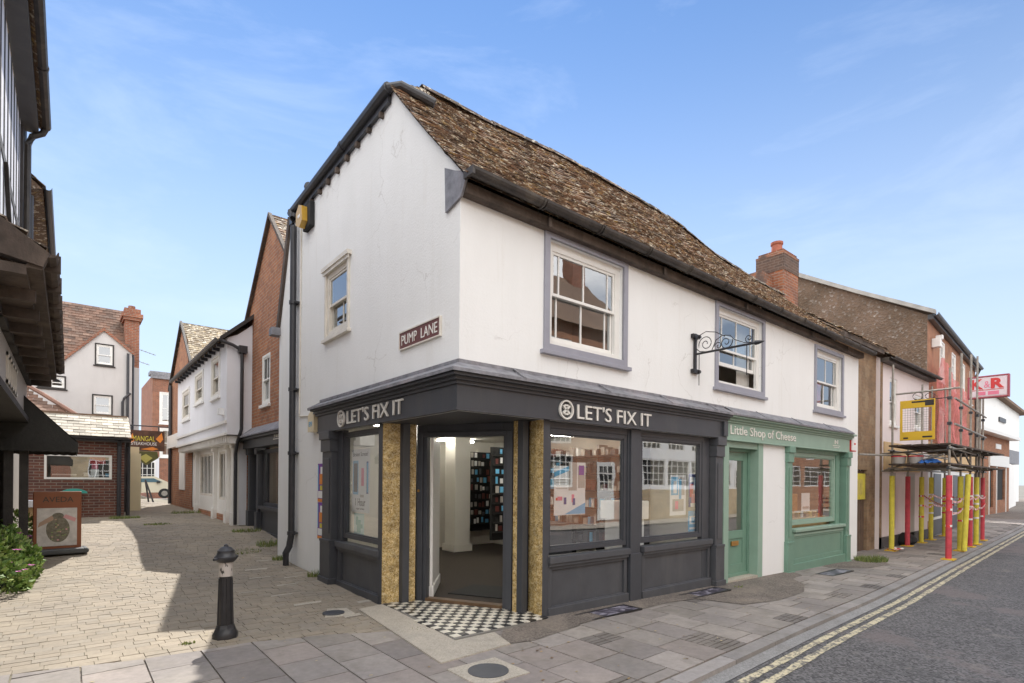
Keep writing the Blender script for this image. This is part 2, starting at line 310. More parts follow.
def wall(mb,pl,u0,u1,z0,z1,holes=(),rev=.12,m=0,mr=None):
    us=sorted({u0,u1,*[h[0] for h in holes],*[h[1] for h in holes]}); zs=sorted({z0,z1,*[h[2] for h in holes],*[h[3] for h in holes]})
    us=[u for u in us if u0<=u<=u1]; zs=[z for z in zs if z0<=z<=z1]
    for a,b in zip(us,us[1:]):
        for c,d in zip(zs,zs[1:]):
            if any(h[0]-1e-6<=a and b<=h[1]+1e-6 and h[2]-1e-6<=c and d<=h[3]+1e-6 for h in holes): continue
            mb.face([pl(a,c),pl(b,c),pl(b,d),pl(a,d)],m)
    mr=m if mr is None else mr
    for a,b,c,d in [h[:4] for h in holes]:
        mb.face([pl(a,c),pl(a,d),pl(a,d,-rev),pl(a,c,-rev)],mr); mb.face([pl(b,c),pl(b,c,-rev),pl(b,d,-rev),pl(b,d)],mr)
        mb.face([pl(a,d),pl(b,d),pl(b,d,-rev),pl(a,d,-rev)],mr); mb.face([pl(a,c),pl(a,c,-rev),pl(b,c,-rev),pl(b,c)],mr)
    return mb
def frame(mb,pl,u0,u1,z0,z1,w,d0,d1,m=0,wb=None,wt=None):
    wb=w if wb is None else wb; wt=w if wt is None else wt
    mb.pbox(pl,u0,u0+w,z0,z1,d0,d1,m); mb.pbox(pl,u1-w,u1,z0,z1,d0,d1,m)
    mb.pbox(pl,u0+w,u1-w,z0,z0+wb,d0,d1,m); mb.pbox(pl,u0+w,u1-w,z1-wt,z1,d0,d1,m)
def sash(root,pl,u0,u1,z0,z1,vb=(.5,),vb2=None,hb=(),set_=.05,mat=None,sillm=None,surround=None,opened=0.,curtain=None,mid=.5,w=.045,roomd=1.0,glassm=None,label=None,sillout=.06):
    mat=mat or wht; g=glassm or glass; vb2=vb if vb2 is None else vb2; zm=z0+(z1-z0)*mid; d=-set_
    f=MB(); frame(f,pl,u0,u1,z0,z1,w,d-.05,d,wb=w*1.3)
    a,b=u0+w,u1-w
    # upper sash
    frame(f,pl,a,b,zm-.02,z1-w,.035,d-.045,d-.012)
    for t in vb: f.pbox(pl,a+(b-a)*t-.011,a+(b-a)*t+.011,zm+.01,z1-w-.03,d-.035,d-.016)
    for t in hb: zz=zm+(z1-w-zm)*t; f.pbox(pl,a+.03,b-.03,zz-.01,zz+.01,d-.034,d-.017)
    zl=z0+w*1.3+opened
    frame(f,pl,a,b,zl,zm+.02+opened*.9,.035,d-.085,d-.052,wb=.06)
    for t in vb2: f.pbox(pl,a+(b-a)*t-.011,a+(b-a)*t+.011,zl+.05,zm-.01+opened*.9,d-.075,d-.056)
    for t in hb: zz=zl+(zm+opened*.9-zl)*t; f.pbox(pl,a+.03,b-.03,zz-.01,zz+.01,d-.074,d-.057)
    fo=f.build('sash_window',mat,root,bevel=.002)
    if label: fo['label']=label
    q=MB(); q.face([pl(a,zm,d-.026),pl(b,zm,d-.026),pl(b,z1-w,d-.026),pl(a,z1-w,d-.026)]); q.face([pl(a,zl,d-.066),pl(b,zl,d-.066),pl(b,zm+opened*.9,d-.066),pl(a,zm+opened*.9,d-.066)])
    q.build('glass',g,fo,recalc=False)
    if surround:
        sm,sw=surround; s=MB(); frame(s,pl,u0-sw,u1+sw,z0-.02,z1+sw,sw,-.01,.03); s.build('surround',sm,fo,bevel=.004)
    sm=sillm or mat; s=MB(); e=(surround[1] if surround else 0)+.05
    s.pbox(pl,u0-e,u1+e,z0-.07,z0-.021 if surround else z0,-.05 if not surround else 0,sillout); s.build('sill',sm,fo,bevel=.004)
    r=MB(); dd=d-.12; e=.25
    P=lambda u,z,k: pl(u,z,k)
    U0,U1,Z0,Z1=u0-e,u1+e,z0-.5,z1+.15
    r.face([P(U0,Z0,dd-roomd),P(U1,Z0,dd-roomd),P(U1,Z1,dd-roomd),P(U0,Z1,dd-roomd)]); r.face([P(U0,Z0,dd),P(U0,Z1,dd),P(U0,Z1,dd-roomd),P(U0,Z0,dd-roomd)]); r.face([P(U1,Z0,dd),P(U1,Z1,dd),P(U1,Z1,dd-roomd),P(U1,Z0,dd-roomd)])
    r.face([P(U0,Z1,dd),P(U1,Z1,dd),P(U1,Z1,dd-roomd),P(U0,Z1,dd-roomd)]); r.face([P(U0,Z0,dd),P(U1,Z0,dd),P(U1,Z0,dd-roomd),P(U0,Z0,dd-roomd)])
    r.build('window_recess',room,fo)
    if curtain:
        c=MB()
        for (ua,ub,za,zb) in curtain[1]:
            n=14
            for k in range(n):
                x0=ua+(ub-ua)*k/n; x1=ua+(ub-ua)*(k+1)/n; d0=dd-.05-.025*(k%2); d1=dd-.05-.025*((k+1)%2)
                c.face([P(x0,za,d0),P(x1,za,d1),P(x1,zb,d1),P(x0,zb,d0)])
        c.build('curtain',curtain[0],fo)
    return fo
def text(name,s,pl,u0,u1,z0,z1,d,mat,parent,ext=.008,shear=0,off=0.):
    cu=bpy.data.curves.new(name,'FONT'); cu.body=s; cu.extrude=.02; cu.offset=off; cu.shear=shear; cu.resolution_u=3
    t=bpy.data.objects.new('tmp',cu); S.collection.objects.link(t); bpy.context.view_layer.update()
    dg=bpy.context.evaluated_depsgraph_get(); me=bpy.data.meshes.new_from_object(t.evaluated_get(dg)); bpy.data.objects.remove(t)
    xs=[v.co.x for v in me.vertices]; ys=[v.co.y for v in me.vertices]; x0,x1,y0,y1=min(xs),max(xs),min(ys),max(ys)
    loc=ROOT.get(parent.name,Vector((0,0,0)))
    for v in me.vertices:
        u=u0+(u1-u0)*(v.co.x-x0)/(x1-x0); z=z0+(z1-z0)*(v.co.y-y0)/(y1-y0); v.co=pl(u,z,d+(ext if v.co.z>0 else 0))-loc
    me.materials.append(mat); o=bpy.data.objects.new(name,me); S.collection.objects.link(o); o.parent=parent; ROOT[o.name]=loc
    return o
def pick(cols,j=.15):
    c=random.choice(cols); k=1+random.uniform(-j,j); return tuple(x*k for x in c)
def tiles(mb,P,W,L,tw,gauge,cols,rough=.012,drop=.012,skip=None,thick=.014):
    """P(u,v)->point on roof (u along eave in m, v up slope in m); overlapping tiles as thin boxes"""
    nr=int(L/gauge); 
    for r in range(nr+1):
        v0=r*gauge; v1=min(v0+gauge*1.25,L+.02)
        if v0>=L: break
        nC=max(1,round(W/tw)); off=.5*(r%2)
        for k in range(-1,nC+1):
            a=(k+off)*tw; b=a+tw*.97
            a=max(a,0); b=min(b,W)
            if b-a<.02: continue
            if skip and skip((a+b)/2,v0): continue
            A=P(a,v0);B=P(b,v0);C=P(b,v1);D=P(a,v1); n=(B-A).cross(D-A).normalized()
            if n.z<0: n=-n
            h=drop+random.uniform(0,rough); h2=.002; q=random.uniform(-rough,rough)*.5; tt=thick
            mb.col=pick(cols,.25)
            A1=A+n*(h+q);B1=B+n*(h-q);C1=C+n*h2;D1=D+n*h2
            mb.face([A1,B1,C1,D1]); mb.face([A1-n*tt,B1-n*tt,B1,A1]); mb.face([A1-n*tt,A1,D1,D1-n*.004]); mb.face([B1,B1-n*tt,C1-n*.004,C1])
    mb.col=(1,1,1)
def plan(p0,pu,pv):
    p0=Vector(p0); u=(Vector(pu)-p0).normalized(); v=(Vector(pv)-p0); L=v.length; v.normalize()
    return (lambda a,b: p0+u*a+v*b),(Vector(pu)-p0).length,L
TILE=[(.28,.175,.11),(.20,.13,.09),(.34,.23,.15),(.16,.115,.085),(.25,.15,.095),(.25,.19,.14)]
TILER=[(.17,.095,.065),(.14,.08,.055),(.20,.125,.09),(.12,.075,.055)]
SLATE=[(.50,.46,.38),(.55,.51,.43),(.45,.41,.34),(.40,.37,.31)]
# ---------------- ground shape ----------------
LPT=[(-99,0),(2,0),(5,.08),(6.5,.16),(8,.35),(9.5,.42),(15,.5),(21,.5),(40,.15),(9999,.15)]
def g(x,y):
    l=0
    for (a,b),(c,d) in zip(LPT,LPT[1:]):
        if a<=y<=c: l=b+(d-b)*(y-a)/(c-a); break
    w=min(1,max(0,(7-x)/4)); s=-.017*min(12,max(0,x-1)); return l*w+s
# ---------------- ground, road, pavement, lane ----------------
KT=[(-60,-3.6),(-12,-2.75),(.76,-2.19),(3.22,-2.02),(6.23,-1.87),(12.6,-1.41),(28.2,-.67),(60,1.6),(120,9)]
def K(x):
    for (a,b),(c,d) in zip(KT,KT[1:]):
        if a<=x<=c: return b+(d-b)*(x-a)/(c-a)
    return KT[-1][1]
def frange(a,b,s):
    n=max(1,round((b-a)/s)); return [a+(b-a)*i/n for i in range(n+1)]
def sheet(name,xs,yf,mat,off,ns=1,kind=True):
    """strip between yf(x)[0] and yf(x)[1] following the ground height"""
    mb=MB()
    for a,b in zip(xs,xs[1:]):
        for i in range(ns):
            def p(x,t): lo,hi=yf(x); y=lo+(hi-lo)*t; return (x,y,g(x,y)+off)
            mb.face([p(a,i/ns),p(b,i/ns),p(b,(i+1)/ns),p(a,(i+1)/ns)])
    return mb
mb=MB(); R=1500
gx=[-R,-60,-30,-12,-6,-3,0,1,3,5,7,10,13,20,40,80,R]; gy=[-R,-60,-30,-12,-6,-3,0,2,5,6.5,8,9.5,12,15,21,30,40,80,R]
for a,b in zip(gx,gx[1:]):
    for c,d in zip(gy,gy[1:]):
        mb.face([(x,y,g(x,y)-.22) for x,y in ((a,c),(b,c),(b,d),(a,d))])
struct(mb,'ground',earth)
XS=frange(-60,120,1.5)
struct(sheet('road',XS,lambda x:(-9.0,K(x)-.13),asphalt,-.05,6),'road',asphalt)
mb=sheet('patch',frange(9.2,17,.8),lambda x:(-4.9+.12*math.sin(x*1.7),-3.35+.10*math.sin(x*2.3)),asphalt,-.046)
redtar=groundmat('reddish_tarmac',(.19,.135,.12),.12,1.5,(60,.6,1.4),.6,.006,90); struct(mb,'road_patch',redtar)
mb=MB()
for a,b in zip(XS,XS[1:]):
    for lo,hi in ((-.13,0),):
        mb.face([(a,K(a)+lo,g(a,0)-.045),(b,K(b)+lo,g(b,0)-.045),(b,K(b)+hi,g(b,0)-.035),(a,K(a)+hi,g(a,0)-.035)])
struct(mb,'gutter_channel',channelm)
for off in (-.22,-.36):
    mb=MB()
    for a,b in zip(frange(-30,90,.5),frange(-30,90,.5)[1:]):
        wa=.037+.004*math.sin(a*7); mb.face([(a,K(a)+off-wa,g(a,0)-.044),(b,K(b)+off-wa,g(b,0)-.044),(b,K(b)+off+wa,g(b,0)-.044),(a,K(a)+off+wa,g(a,0)-.044)])
    struct(mb,'yellow_line',linem)
# kerb stones
mb=MB(); x=-20.
while x<70:
    b=x+.9; mb.col=pick([(.27,.255,.245),(.30,.28,.27),(.25,.235,.225)],.08)
    z=g(x,0); z2=g(b,0)
    mb.hexa([(x+.006,K(x)+.002,z-.16),(b-.006,K(b)+.002,z2-.16),(b-.006,K(b)+.15,z2-.16),(x+.006,K(x)+.15,z-.16),(x+.006,K(x)+.002,z+.006),(b-.006,K(b)+.002,z2+.006),(b-.006,K(b)+.15,z2+.006),(x+.006,K(x)+.15,z+.006)]); x=b
struct(mb,'kerb',slabm)
def front(x): return 1.2 if x<0 else (1.9 if x<1.3 else (.3 if x<11 else (.75 if x<14 else 3.2)))
mb=MB()
for a,b in zip(frange(-30,0,1)+[],frange(-30,0,1)[1:]): mb.face([(a,K(a)+.01,g(a,0)-.004),(b,K(b)+.01,g(b,0)-.004),(b,1.06,g(b,1)-.004),(a,1.06,g(a,1)-.004)])
for a,b in zip(frange(0,11,1),frange(0,11,1)[1:]): mb.face([(a,K(a)+.01,g(a,0)-.004),(b,K(b)+.01,g(b,0)-.004),(b,.6,g(b,0)-.004),(a,.6,g(a,0)-.004)])
for a,b in zip(frange(11,90,1.5),frange(11,90,1.5)[1:]): mb.face([(a,K(a)+.01,g(a,0)-.004),(b,K(b)+.01,g(b,0)-.004),(b,K(b)+7,g(b,0)-.004),(a,K(a)+7,g(a,0)-.004)])
struct(mb,'pavement_bed',roughtar)
# paving slabs
SL=[(.25,.226,.208),(.29,.262,.243),(.225,.202,.19),(.31,.28,.255),(.26,.235,.213),(.275,.24,.22)]
mb=MB()
def slab(x0,x1,t0,t1,c,h=.010):
    mb.col=c; e=.006; z=[g((x0+x1)/2,0)]*4; tl=[random.uniform(-.0025,.0025) for _ in range(4)]
    pts=[(x0+e,t0+e),(x1-e,t0+e),(x1-e,t1-e),(x0+e,t1-e)]
    bot=[(x,K(x)+t,g(x,0)-.01) for x,t in pts]; top=[(x,K(x)+t,g(x,0)+h+tl[i]) for i,(x,t) in enumerate(pts)]
    mb.hexa(bot+top)
YB=[(-9,1.6),(-5,1.45),(-3.5,1.3),(-2.5,1.06),(-1.67,1.04),(-.8,.76),(-.4,.55),(0,.5),(40,.5)]
def yb(x):
    for (a,b),(c,d) in zip(YB,YB[1:]):
        if a<=x<=c: return b+(d-b)*(x-a)/(c-a)
    return .5
def slab(x0,x1,t0,t1,c,h=.010):
    mb.col=c; e=.0065; tl=[random.uniform(-.003,.003) for _ in range(4)]
    T=lambda x,t: min(t,(yb(x)-K(x))) if x<.1 else t
    pts=[(x0+e,t0+e),(x1-e,t0+e),(x1-e,T(x1,t1)-e),(x0+e,T(x0,t1)-e)]
    if pts[2][1]-t0<.05 and pts[3][1]-t0<.05: return
    pts[2]=(pts[2][0],max(pts[2][1],t0+.02)); pts[3]=(pts[3][0],max(pts[3][1],t0+.02))
    mb.hexa([(x,K(x)+t,g(x,0)-.01) for x,t in pts]+[(x,K(x)+t,g(x,0)+h+tl[i]) for i,(x,t) in enumerate(pts)])
x=-9.0; ci=0
while x<34:
    w=.43; xm=x+w/2; tmax=(.2-K(xm)) if -.1<x<11 else ((2.6-K(xm)) if x>=11 else 5.)
    t0=.16; first=[0,.26,.13,.39][ci%4] if x>-.3 else [0,.26][ci%2]
    def pavers(ta,tb):
        dk=pick([(.155,.14,.13),(.185,.165,.15)],.1); n=4
        for j in range(n):
            for i in range(2): slab(x+w*i/2,x+w*(i+1)/2,ta+(tb-ta)*j/n,ta+(tb-ta)*(j+1)/n,pick([dk],.10),.010)
    if first:
        if first==.26 and x>-.3 and random.random()<.75: pavers(t0,t0+first)
        else: slab(x,x+w,t0,t0+first,pick(SL,.09))
    t=t0+first
    while t<tmax-.1:
        if x>-.3 and random.random()<.10: pavers(t,t+.26); t+=.26; continue
        slab(x,x+w,t,t+.515,pick(SL,.09)); t+=.515
    x+=w; ci+=1
struct(mb,'pavement',slabm)
def patch(name,pts,mat,off,kind='structure'):
    m=MB(); m.face([(x,y,g(x,y)+off) for x,y in pts]); return struct(m,name,mat)
patch('tarmac_patch',[(1.25,-.46),(2.2,-.40),(3.2,-.36),(3.7,-.42),(3.9,-1.0),(4.6,-1.15),(5.6,-1.08),(6.3,-.8),(6.7,-.45),(7.4,-.3),(7.6,.1),(1.25,.1)],roughtar,.0165)
patch('tarmac_patch',[(8.9,-.25),(9.6,-.75),(10.6,-.8),(11.6,-.3),(11.4,.1),(9.,.1)],roughtar,.0165)
patch('tarmac_strip',[(.12,-.52),(.5,-.62),(1.3,-.5),(1.28,-.08),(.5,-.14)],roughtar,.0168)
# lane bed and blocks
mb=MB()
gy=[1.06,2,3,4,5,5.75,6.5,7.25,8,8.75,9.5,12,15,21,25,30,40,60]
for c,d in zip(gy,gy[1:]):
    for a,b in ((-6,-3),(-3,0),(0,1.2)):
        if c<6 and a==0: continue
        mb.face([(x,y,g(x,y)) for x,y in ((a,c),(b,c),(b,d),(a,d))])
struct(mb,'lane_bed',mortar)
ST=[(.29,.25,.195),(.305,.262,.205),(.275,.237,.185),(.295,.252,.195),(.28,.246,.198)]
mb=MB(); y=.45; r=0
while y<44:
    h=.118 if y<14 else .24; wdt=.178 if y<14 else .36
    x=-5.4+(.5*wdt if r%2 else 0)+random.uniform(-.03,.03)
    xmax=-.01 if y<6.1 else (.42 if y<9.5 else .14)
    while x<xmax-.05:
        if y<1.6 and y+h/2<yb(x+.1): x+=.1; continue
        w=wdt*random.choice([1,1,1,.67,1.1]); b=min(x+w,xmax); mb.col=pick(ST,.06); e=.0028
        o=random.uniform(.004,.009); sk=random.uniform(-.0012,.0012)
        pts=[(x+e,y+e+sk),(b-e,y+e+sk),(b-e,y+h-e+sk),(x+e,y+h-e+sk)]
        tl=[random.uniform(-.0015,.0015) for _ in range(4)]
        mb.hexa([(p,q,g(p,q)-.005) for p,q in pts]+[(p,q,g(p,q)+o+tl[i]) for i,(p,q) in enumerate(pts)]); x=b
    y+=h; r+=1
struct(mb,'lane_paving',settm)
# pale patches of repaired blocks in the lane
for (x,y,w,h) in [(-.9,2.25,.34,.1),(-.62,1.35,.2,.13),(-.2,1.95,.25,.12),(-1.0,2.9,.28,.06),(-.75,3.5,.3,.07),(-.95,4.2,.3,.08),(-.5,4.0,.2,.08),(-.85,4.9,.35,.1),(-.5,5.6,.4,.08),(-1.3,3.3,.2,.05)]:
    patch('repair_patch',[(x,y),(x+w,y+.02),(x+w+.03,y+h),(x+.02,y+h)],concrete,.0115)
# stone apron and chequered entrance floor
m=MB(); pts=[(-.34,1.62),(0.0,1.69),(-.02,1.0),(-.125,-.16),(.36,-.16),(.24,-.57),(-.58,-.63)]
m.prism([(x,y,g(x,y)-.0) for x,y in pts],(0,0,.022)); struct(m,'stone_apron',concrete)
m=MB(); m.prism([(-.12,-.15,0),(1.2,-.07,0),(1.2,.35,0),(1.1,.7,0),(.5,1.75,0),(0.02,1.72,0)],(0,0,.026)); struct(m,'entrance_bed',paint('grey_grout',(.2,.19,.17),.9,.1,5))
m=MB(); s=.092
def inpoly(x,y,P):
    c=False
    for i in range(len(P)):
        a,b=P[i],P[i-1]
        if (a[1]>y)!=(b[1]>y) and x<(b[0]-a[0])*(y-a[1])/(b[1]-a[1])+a[0]: c=not c
    return c
EP=[(-.11,-.13),(1.19,-.05),(1.19,.33),(1.1,.6),(.5,1.72),(.03,1.7)]
for i in range(-3,15):
    for j in range(-3,22):
        x=i*s;y=j*s
        if inpoly(x+s/2,y+s/2,EP):
            k=(i+j)%2; m.box(x+.002,x+s-.002,y+.002,y+s-.002,.02,.031+random.uniform(0,.001),k)
struct(m,'entrance_tiles',[paint('cream_tile',(.66,.62,.53),.35,.12,12,.1,.001),paint('black_tile',(.03,.03,.032),.3,.2,12,.1,.001)])
# ---------------- corner building ----------------
B=thing('corner_building',(0,0,0),'white rendered corner building with charcoal and green shopfronts under a mossy tiled roof','building')
WH=[(1.24,2.58,3.13,4.42),(4.94,6.42,3.13,4.42),(8.72,10.08,3.1,4.34)]
mb=MB()
wall(mb,STREET,0,11.1,2.3,4.5,WH,rev=.14)
wall(mb,STREET,5.13,11.1,-.25,2.3,[(5.28,6.46,-.25,2.3),(7.45,10.45,-.25,2.3)],rev=.02)
LH=(2.84,3.66,3.75,4.72)
wall(mb,LANE,0,5.4,2.3,4.8,[LH],rev=.1)
wall(mb,LANE,3.68,6.1,-.1,2.3,[])
wall(mb,LANE,5.4,6.1,2.3,4.4)
mb.face([LANE(5.4,4.4),LANE(6.1,4.4),LANE(6.05,4.42),LANE(5.4,6.24)])
mb.face([LANE(0,4.8),LANE(5.4,4.8),LANE(5.4,6.24),LANE(1.5,6.40),LANE(.75,5.62),LANE(.3,5.06),LANE(0.0,4.78)]) 
mb.face([(11.1,0,-.3),(11.1,6.1,-.3),(11.1,6.1,4.45),(11.1,1.9,6.4),(11.1,0,4.5)]); mb.face([(0,6.1,-.1),(11.1,6.1,-.1),(11.1,6.1,4.4),(0,6.1,4.4)])
mb.face([(2.6,1.9,4.5),(2.6,5.4,4.5),(2.6,5.4,6.42),(2.6,1.9,6.42)]); mb.face([(0,5.4,4.4),(2.6,5.4,4.4),(2.6,5.4,6.42),(0,5.4,6.42)])
mb.build('wall',white_wall,B,recalc=False)
# roof
ZR=[(-1,6.90),(.7,6.94),(2,6.95),(2.9,7.02),(4.27,7.02),(5.4,7.0),(6.4,6.95),(7.07,6.87),(8,6.70),(9.1,6.62),(10.5,6.56),(12.5,6.55),(14.1,6.42),(20,6.35)]
def zr(x):
    for (a,b),(c,d) in zip(ZR,ZR[1:]):
        if a<=x<=c: return b+(d-b)*(x-a)/(c-a)
    return 6.35
def RP(u,v):
    x=-.07+u; s=v/3.2; sag=-.05*math.sin(math.pi*min(1,s))+.018*math.sin(x*1.9+s*3)+.012*math.sin(x*4.3)
    return Vector((x,-.2+2.12*s,4.60+(zr(x)-4.60)*s+sag*min(1,s*3)))
mb=MB()
hipcut=lambda u,v: (v/3.2>.8) and (u-.07)<.7*(v/3.2-.8)/.2
tiles(mb,RP,11.35,3.2,.15,.082,TILE,rough=.018,drop=.014,skip=hipcut,thick=.016)
mb.col=(.10,.07,.05); mb.face([(-.04,1.46,6.36),(.74,1.93,6.94),(-.04,2.6,6.36)]); dz=Vector((0,0,.035)); mb.face([RP(.03,2.3)-dz,RP(1.0,2.3)-dz,RP(1.0,3.18)-dz,RP(.82,3.18)-dz,RP(.03,2.55)-dz])
for i in range(60):
    t=i/60; a=Vector((-.02,1.55,6.44)).lerp(Vector((.75,1.9,6.93)),t)
    mb.hexa([a+Vector(p)*random.uniform(.6,1.2) for p in ((-.05,-.05,-.04),(.05,-.05,-.04),(.05,.4,-.06),(-.05,.4,-.06),(-.04,-.03,.03),(.05,-.04,.03),(.05,.4,.0),(-.05,.4,.0))])
for xx in frange(.6,11.3,.3):   # ridge tiles
    a=Vector((xx,1.92,zr(xx)+.0)); b=Vector((xx+.32,1.92,zr(xx+.32)+.0)); mb.col=pick([(.10,.075,.055),(.13,.09,.07)],.2); hh=random.uniform(-.01,.012)
    for (y0,z0,y1,z1) in ((-.13,-.07,-.06,.025),(-.06,.025,.06,.025),(.06,.025,.13,-.07)):
        mb.face([a+Vector((0,y0,z0+hh)),b+Vector((0,y0,z0+hh)),b+Vector((0,y1,z1+hh)),a+Vector((0,y1,z1+hh))])
mb.col=(.12,.08,.05)
for a,b in zip(frange(-.05,11.28,.5),frange(-.05,11.28,.5)[1:]):   # underlay and rear slope
    for i in range(8):
        q=[RP(a+.07,3.2*i/8)-Vector((0,0,.03)),RP(b+.07,3.2*i/8)-Vector((0,0,.03)),RP(b+.07,3.2*(i+1)/8)-Vector((0,0,.03)),RP(a+.07,3.2*(i+1)/8)-Vector((0,0,.03))]
        if hipcut(a+.07,3.2*(i+1)/8): continue
        mb.face(q)
    if a>.6: mb.face([(a,1.92,zr(a)-.02),(b,1.92,zr(b)-.02),(b,6.2,4.4),(a,6.2,4.4)])
mb.face([(-.02,1.5,6.38),(-.02,5.45,6.24),(2.6,5.45,6.4),(2.6,1.9,6.6)])
mb.face([(-.05,5.42,6.24),(2.6,5.42,6.4),(2.6,6.15,4.36),(-.05,6.15,4.36)])
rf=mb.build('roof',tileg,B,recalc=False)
# eaves timber, gutter
m=MB(); m.box(.0,11.12,-.11,-.002,4.48,4.60); 
for xx in (1.1,3.3,5.6,8.2,10): m.box(xx,xx+.05,-.15,-.13,4.46,4.58)
m.build('eaves_beam',oldwood,B,bevel=.01)
m=MB()
n=8
def halfgutter(m,A,Bp,r,side):
    A=Vector(A);Bp=Vector(Bp); d=(Bp-A).normalized(); s=Vector(side).normalized(); up=Vector((0,0,1))
    pr=[s*math.cos(math.pi*k/n)*r-up*math.sin(math.pi*k/n)*r for k in range(n+1)]; pi=[p*.88 for p in pr]
    for k in range(n):
        m.face([A+pr[k],A+pr[k+1],Bp+pr[k+1],Bp+pr[k]]); m.face([A+pi[k],Bp+pi[k],Bp+pi[k+1],A+pi[k+1]])
        m.face([A+pr[k],A+pi[k],A+pi[k+1],A+pr[k+1]]); m.face([Bp+pr[k],Bp+pi[k],Bp+pi[k+1],Bp+pr[k+1]])
    m.face([A+pr[0],A+pi[0],Bp+pi[0],Bp+pr[0]]); m.face([A+pr[n],A+pi[n],Bp+pi[n],Bp+pr[n]])
halfgutter(m,(-.05,-.235,4.655),(11.35,-.235,4.62),.07,(0,1,0))
for xx in frange(.9,11.2,.93): 
    for q in (0,.04): m.tube([(xx+q,-.235+.078*math.cos(t),4.65+.078*math.sin(t)) for t in [math.pi+math.pi*k/6 for k in range(7)]],.012,5)
m.box(-.06,-.03,-.3,-.14,4.58,4.66)
m.build('street_gutter',gutter_m,B)
m=MB(); m.tube([(-.07,1.50,6.40),(-.07,1.6,6.40),(-.07,5.25,6.25)],.065,10); m.tube([(-.07,1.52,6.40),(.05,1.40,6.42),(.42,1.22,6.27)],.055,10)
for yy in (2.9,4.3): m.tube([(-.07,yy,6.345),(-.07,yy+.05,6.343)],.076,10)
m.hexa([(-.05,1.55,6.26),(-.003,1.55,6.26),(-.003,5.4,6.11),(-.05,5.4,6.11),(-.05,1.55,6.38),(-.003,1.55,6.38),(-.003,5.4,6.24),(-.05,5.4,6.24)])
m.build('lane_gutter',pipe,B)
for yy in frange(1.75,5.0,.37):
    zz=6.25-(yy-1.6)*.04; m=MB(); m.box(-.06,-.002,yy,yy+.04+random.uniform(0,.03),zz-.05-random.uniform(0,.03),zz); m.build('rafter_foot',oldwood,B)
m=MB(); m.prism([(-.03,-.05,4.46),(-.03,.24,4.40),(-.03,.26,4.88),(-.03,.05,4.76),(-.03,-.17,4.66)],(.025,0,0)); m.build('lead_flashing',lead,B)
m=MB(); m.prism([(-.05,5.38,6.26),(-.05,6.1,4.32),(-.05,6.2,4.36),(-.05,5.5,6.3)],(.12,0,0)); m.build('bargeboard',oldwood,B)
m=MB(); m.box(-.16,.04,6.02,6.22,4.28,4.42); m.build('rainwater_hopper',lead,B)
# downpipe on lane wall
m=MB(); m.tube([(-.11,5.12,6.25),(-.09,5.08,6.1),(-.085,5.04,5.95),(-.085,5.03,.62)],.055,12); m.tube([(-.085,5.03,.62),(-.11,5.05,.42),(-.16,5.08,.3),(-.15,5.09,.06)],.055,12)
for z in (6.1,4.6,3.1,2.0,.62): m.tube([(-.085,5.03,z),(-.085,5.03,z+.06)],.07,12); m.box(-.09,-.002,4.93,5.13,z+.015,z+.045)
m.build('downpipe',pipe,B,smooth=True)
m=MB(); m.tube([(-.012,4.86,6.2),(-.012,4.88,2.7),(-.012,4.9,2.66),(-.012,4.25,2.62)],.012,6); m.build('conduit',offw,B)
# upper windows
WC=flat('net_curtain',(.55,.53,.5)); RC=flat('red_curtain',(.5,.12,.12))
sash(B,STREET,*WH[0],vb=(.11,.49,.885),w=.10,set_=.05,surround=(greyp,.08),sillm=greyp,mid=.53)
sash(B,STREET,*WH[1],vb=(.12,.48,.86),w=.09,set_=.05,surround=(greyp,.08),sillm=greyp,opened=.27,curtain=(WC,[(4.95,5.25,3.1,4.4),(5.95,6.4,3.1,4.4)]))
sash(B,STREET,*WH[2],vb=(.12,.5,.88),w=.09,set_=.05,surround=(greyp,.08),sillm=greyp,curtain=(RC,[(9.2,9.55,3.1,3.8)]))
fo=sash(B,LANE,*LH,vb=(),vb2=(.38,),w=.07,set_=.0,mat=offw,sillm=offw,surround=(offw,.05))
m=MB(); m.pbox(LANE,2.74,3.76,4.77,4.83,0,.07); m.pbox(LANE,2.76,3.74,4.72,4.77,.03,.05); m.build('hood',offw,fo)

# ---- charcoal shopfront: fascia round the corner ----
F=MB()
F.prism([(-.06,-.06,2.305),(5.13,-.06,2.305),(5.13,.05,2.305),(.05,.05,2.305),(.05,3.86,2.305),(-.06,3.86,2.305)],(0,0,.27))
for (d0,z0,z1) in ((.085,2.565,2.60),(.12,2.60,2.635),(.17,2.635,2.672)):
    F.prism([(-d0,-d0,z0),(5.135,-d0,z0),(5.135,0,z0),(0,0,z0),(0,3.9,z0),(-d0,3.9,z0)],(0,0,z1-z0))
F.prism([(-.075,-.075,2.30),(5.13,-.075,2.30),(5.13,-.03,2.30),(-.03,-.03,2.30),(-.03,3.86,2.30),(-.075,3.86,2.30)],(0,0,.025))
F.box(5.0,5.12,-.10,-.06,2.33,2.56)
fas=F.build('shop_fascia',dark,B,bevel=.004)
m=MB()
for (A,Bq) in (((-.2,-.2),(5.13,-.2)),):
    m.face([(-.2,-.2,2.70),(5.14,-.2,2.70),(5.14,-.004,2.80),(-.004,-.004,2.80)]); m.face([(-.2,-.2,2.665),(5.14,-.2,2.665),(5.14,-.2,2.70),(-.2,-.2,2.70)])
m.face([(-.2,-.2,2.70),(-.004,-.004,2.80),(-.004,3.93,2.79),(-.2,3.93,2.69)]); m.face([(-.2,-.2,2.665),(-.2,-.2,2.70),(-.2,3.93,2.69),(-.2,3.93,2.655)]); m.face([(-.2,3.93,2.655),(-.2,3.93,2.69),(0,3.93,2.8),(0,3.93,2.655)])
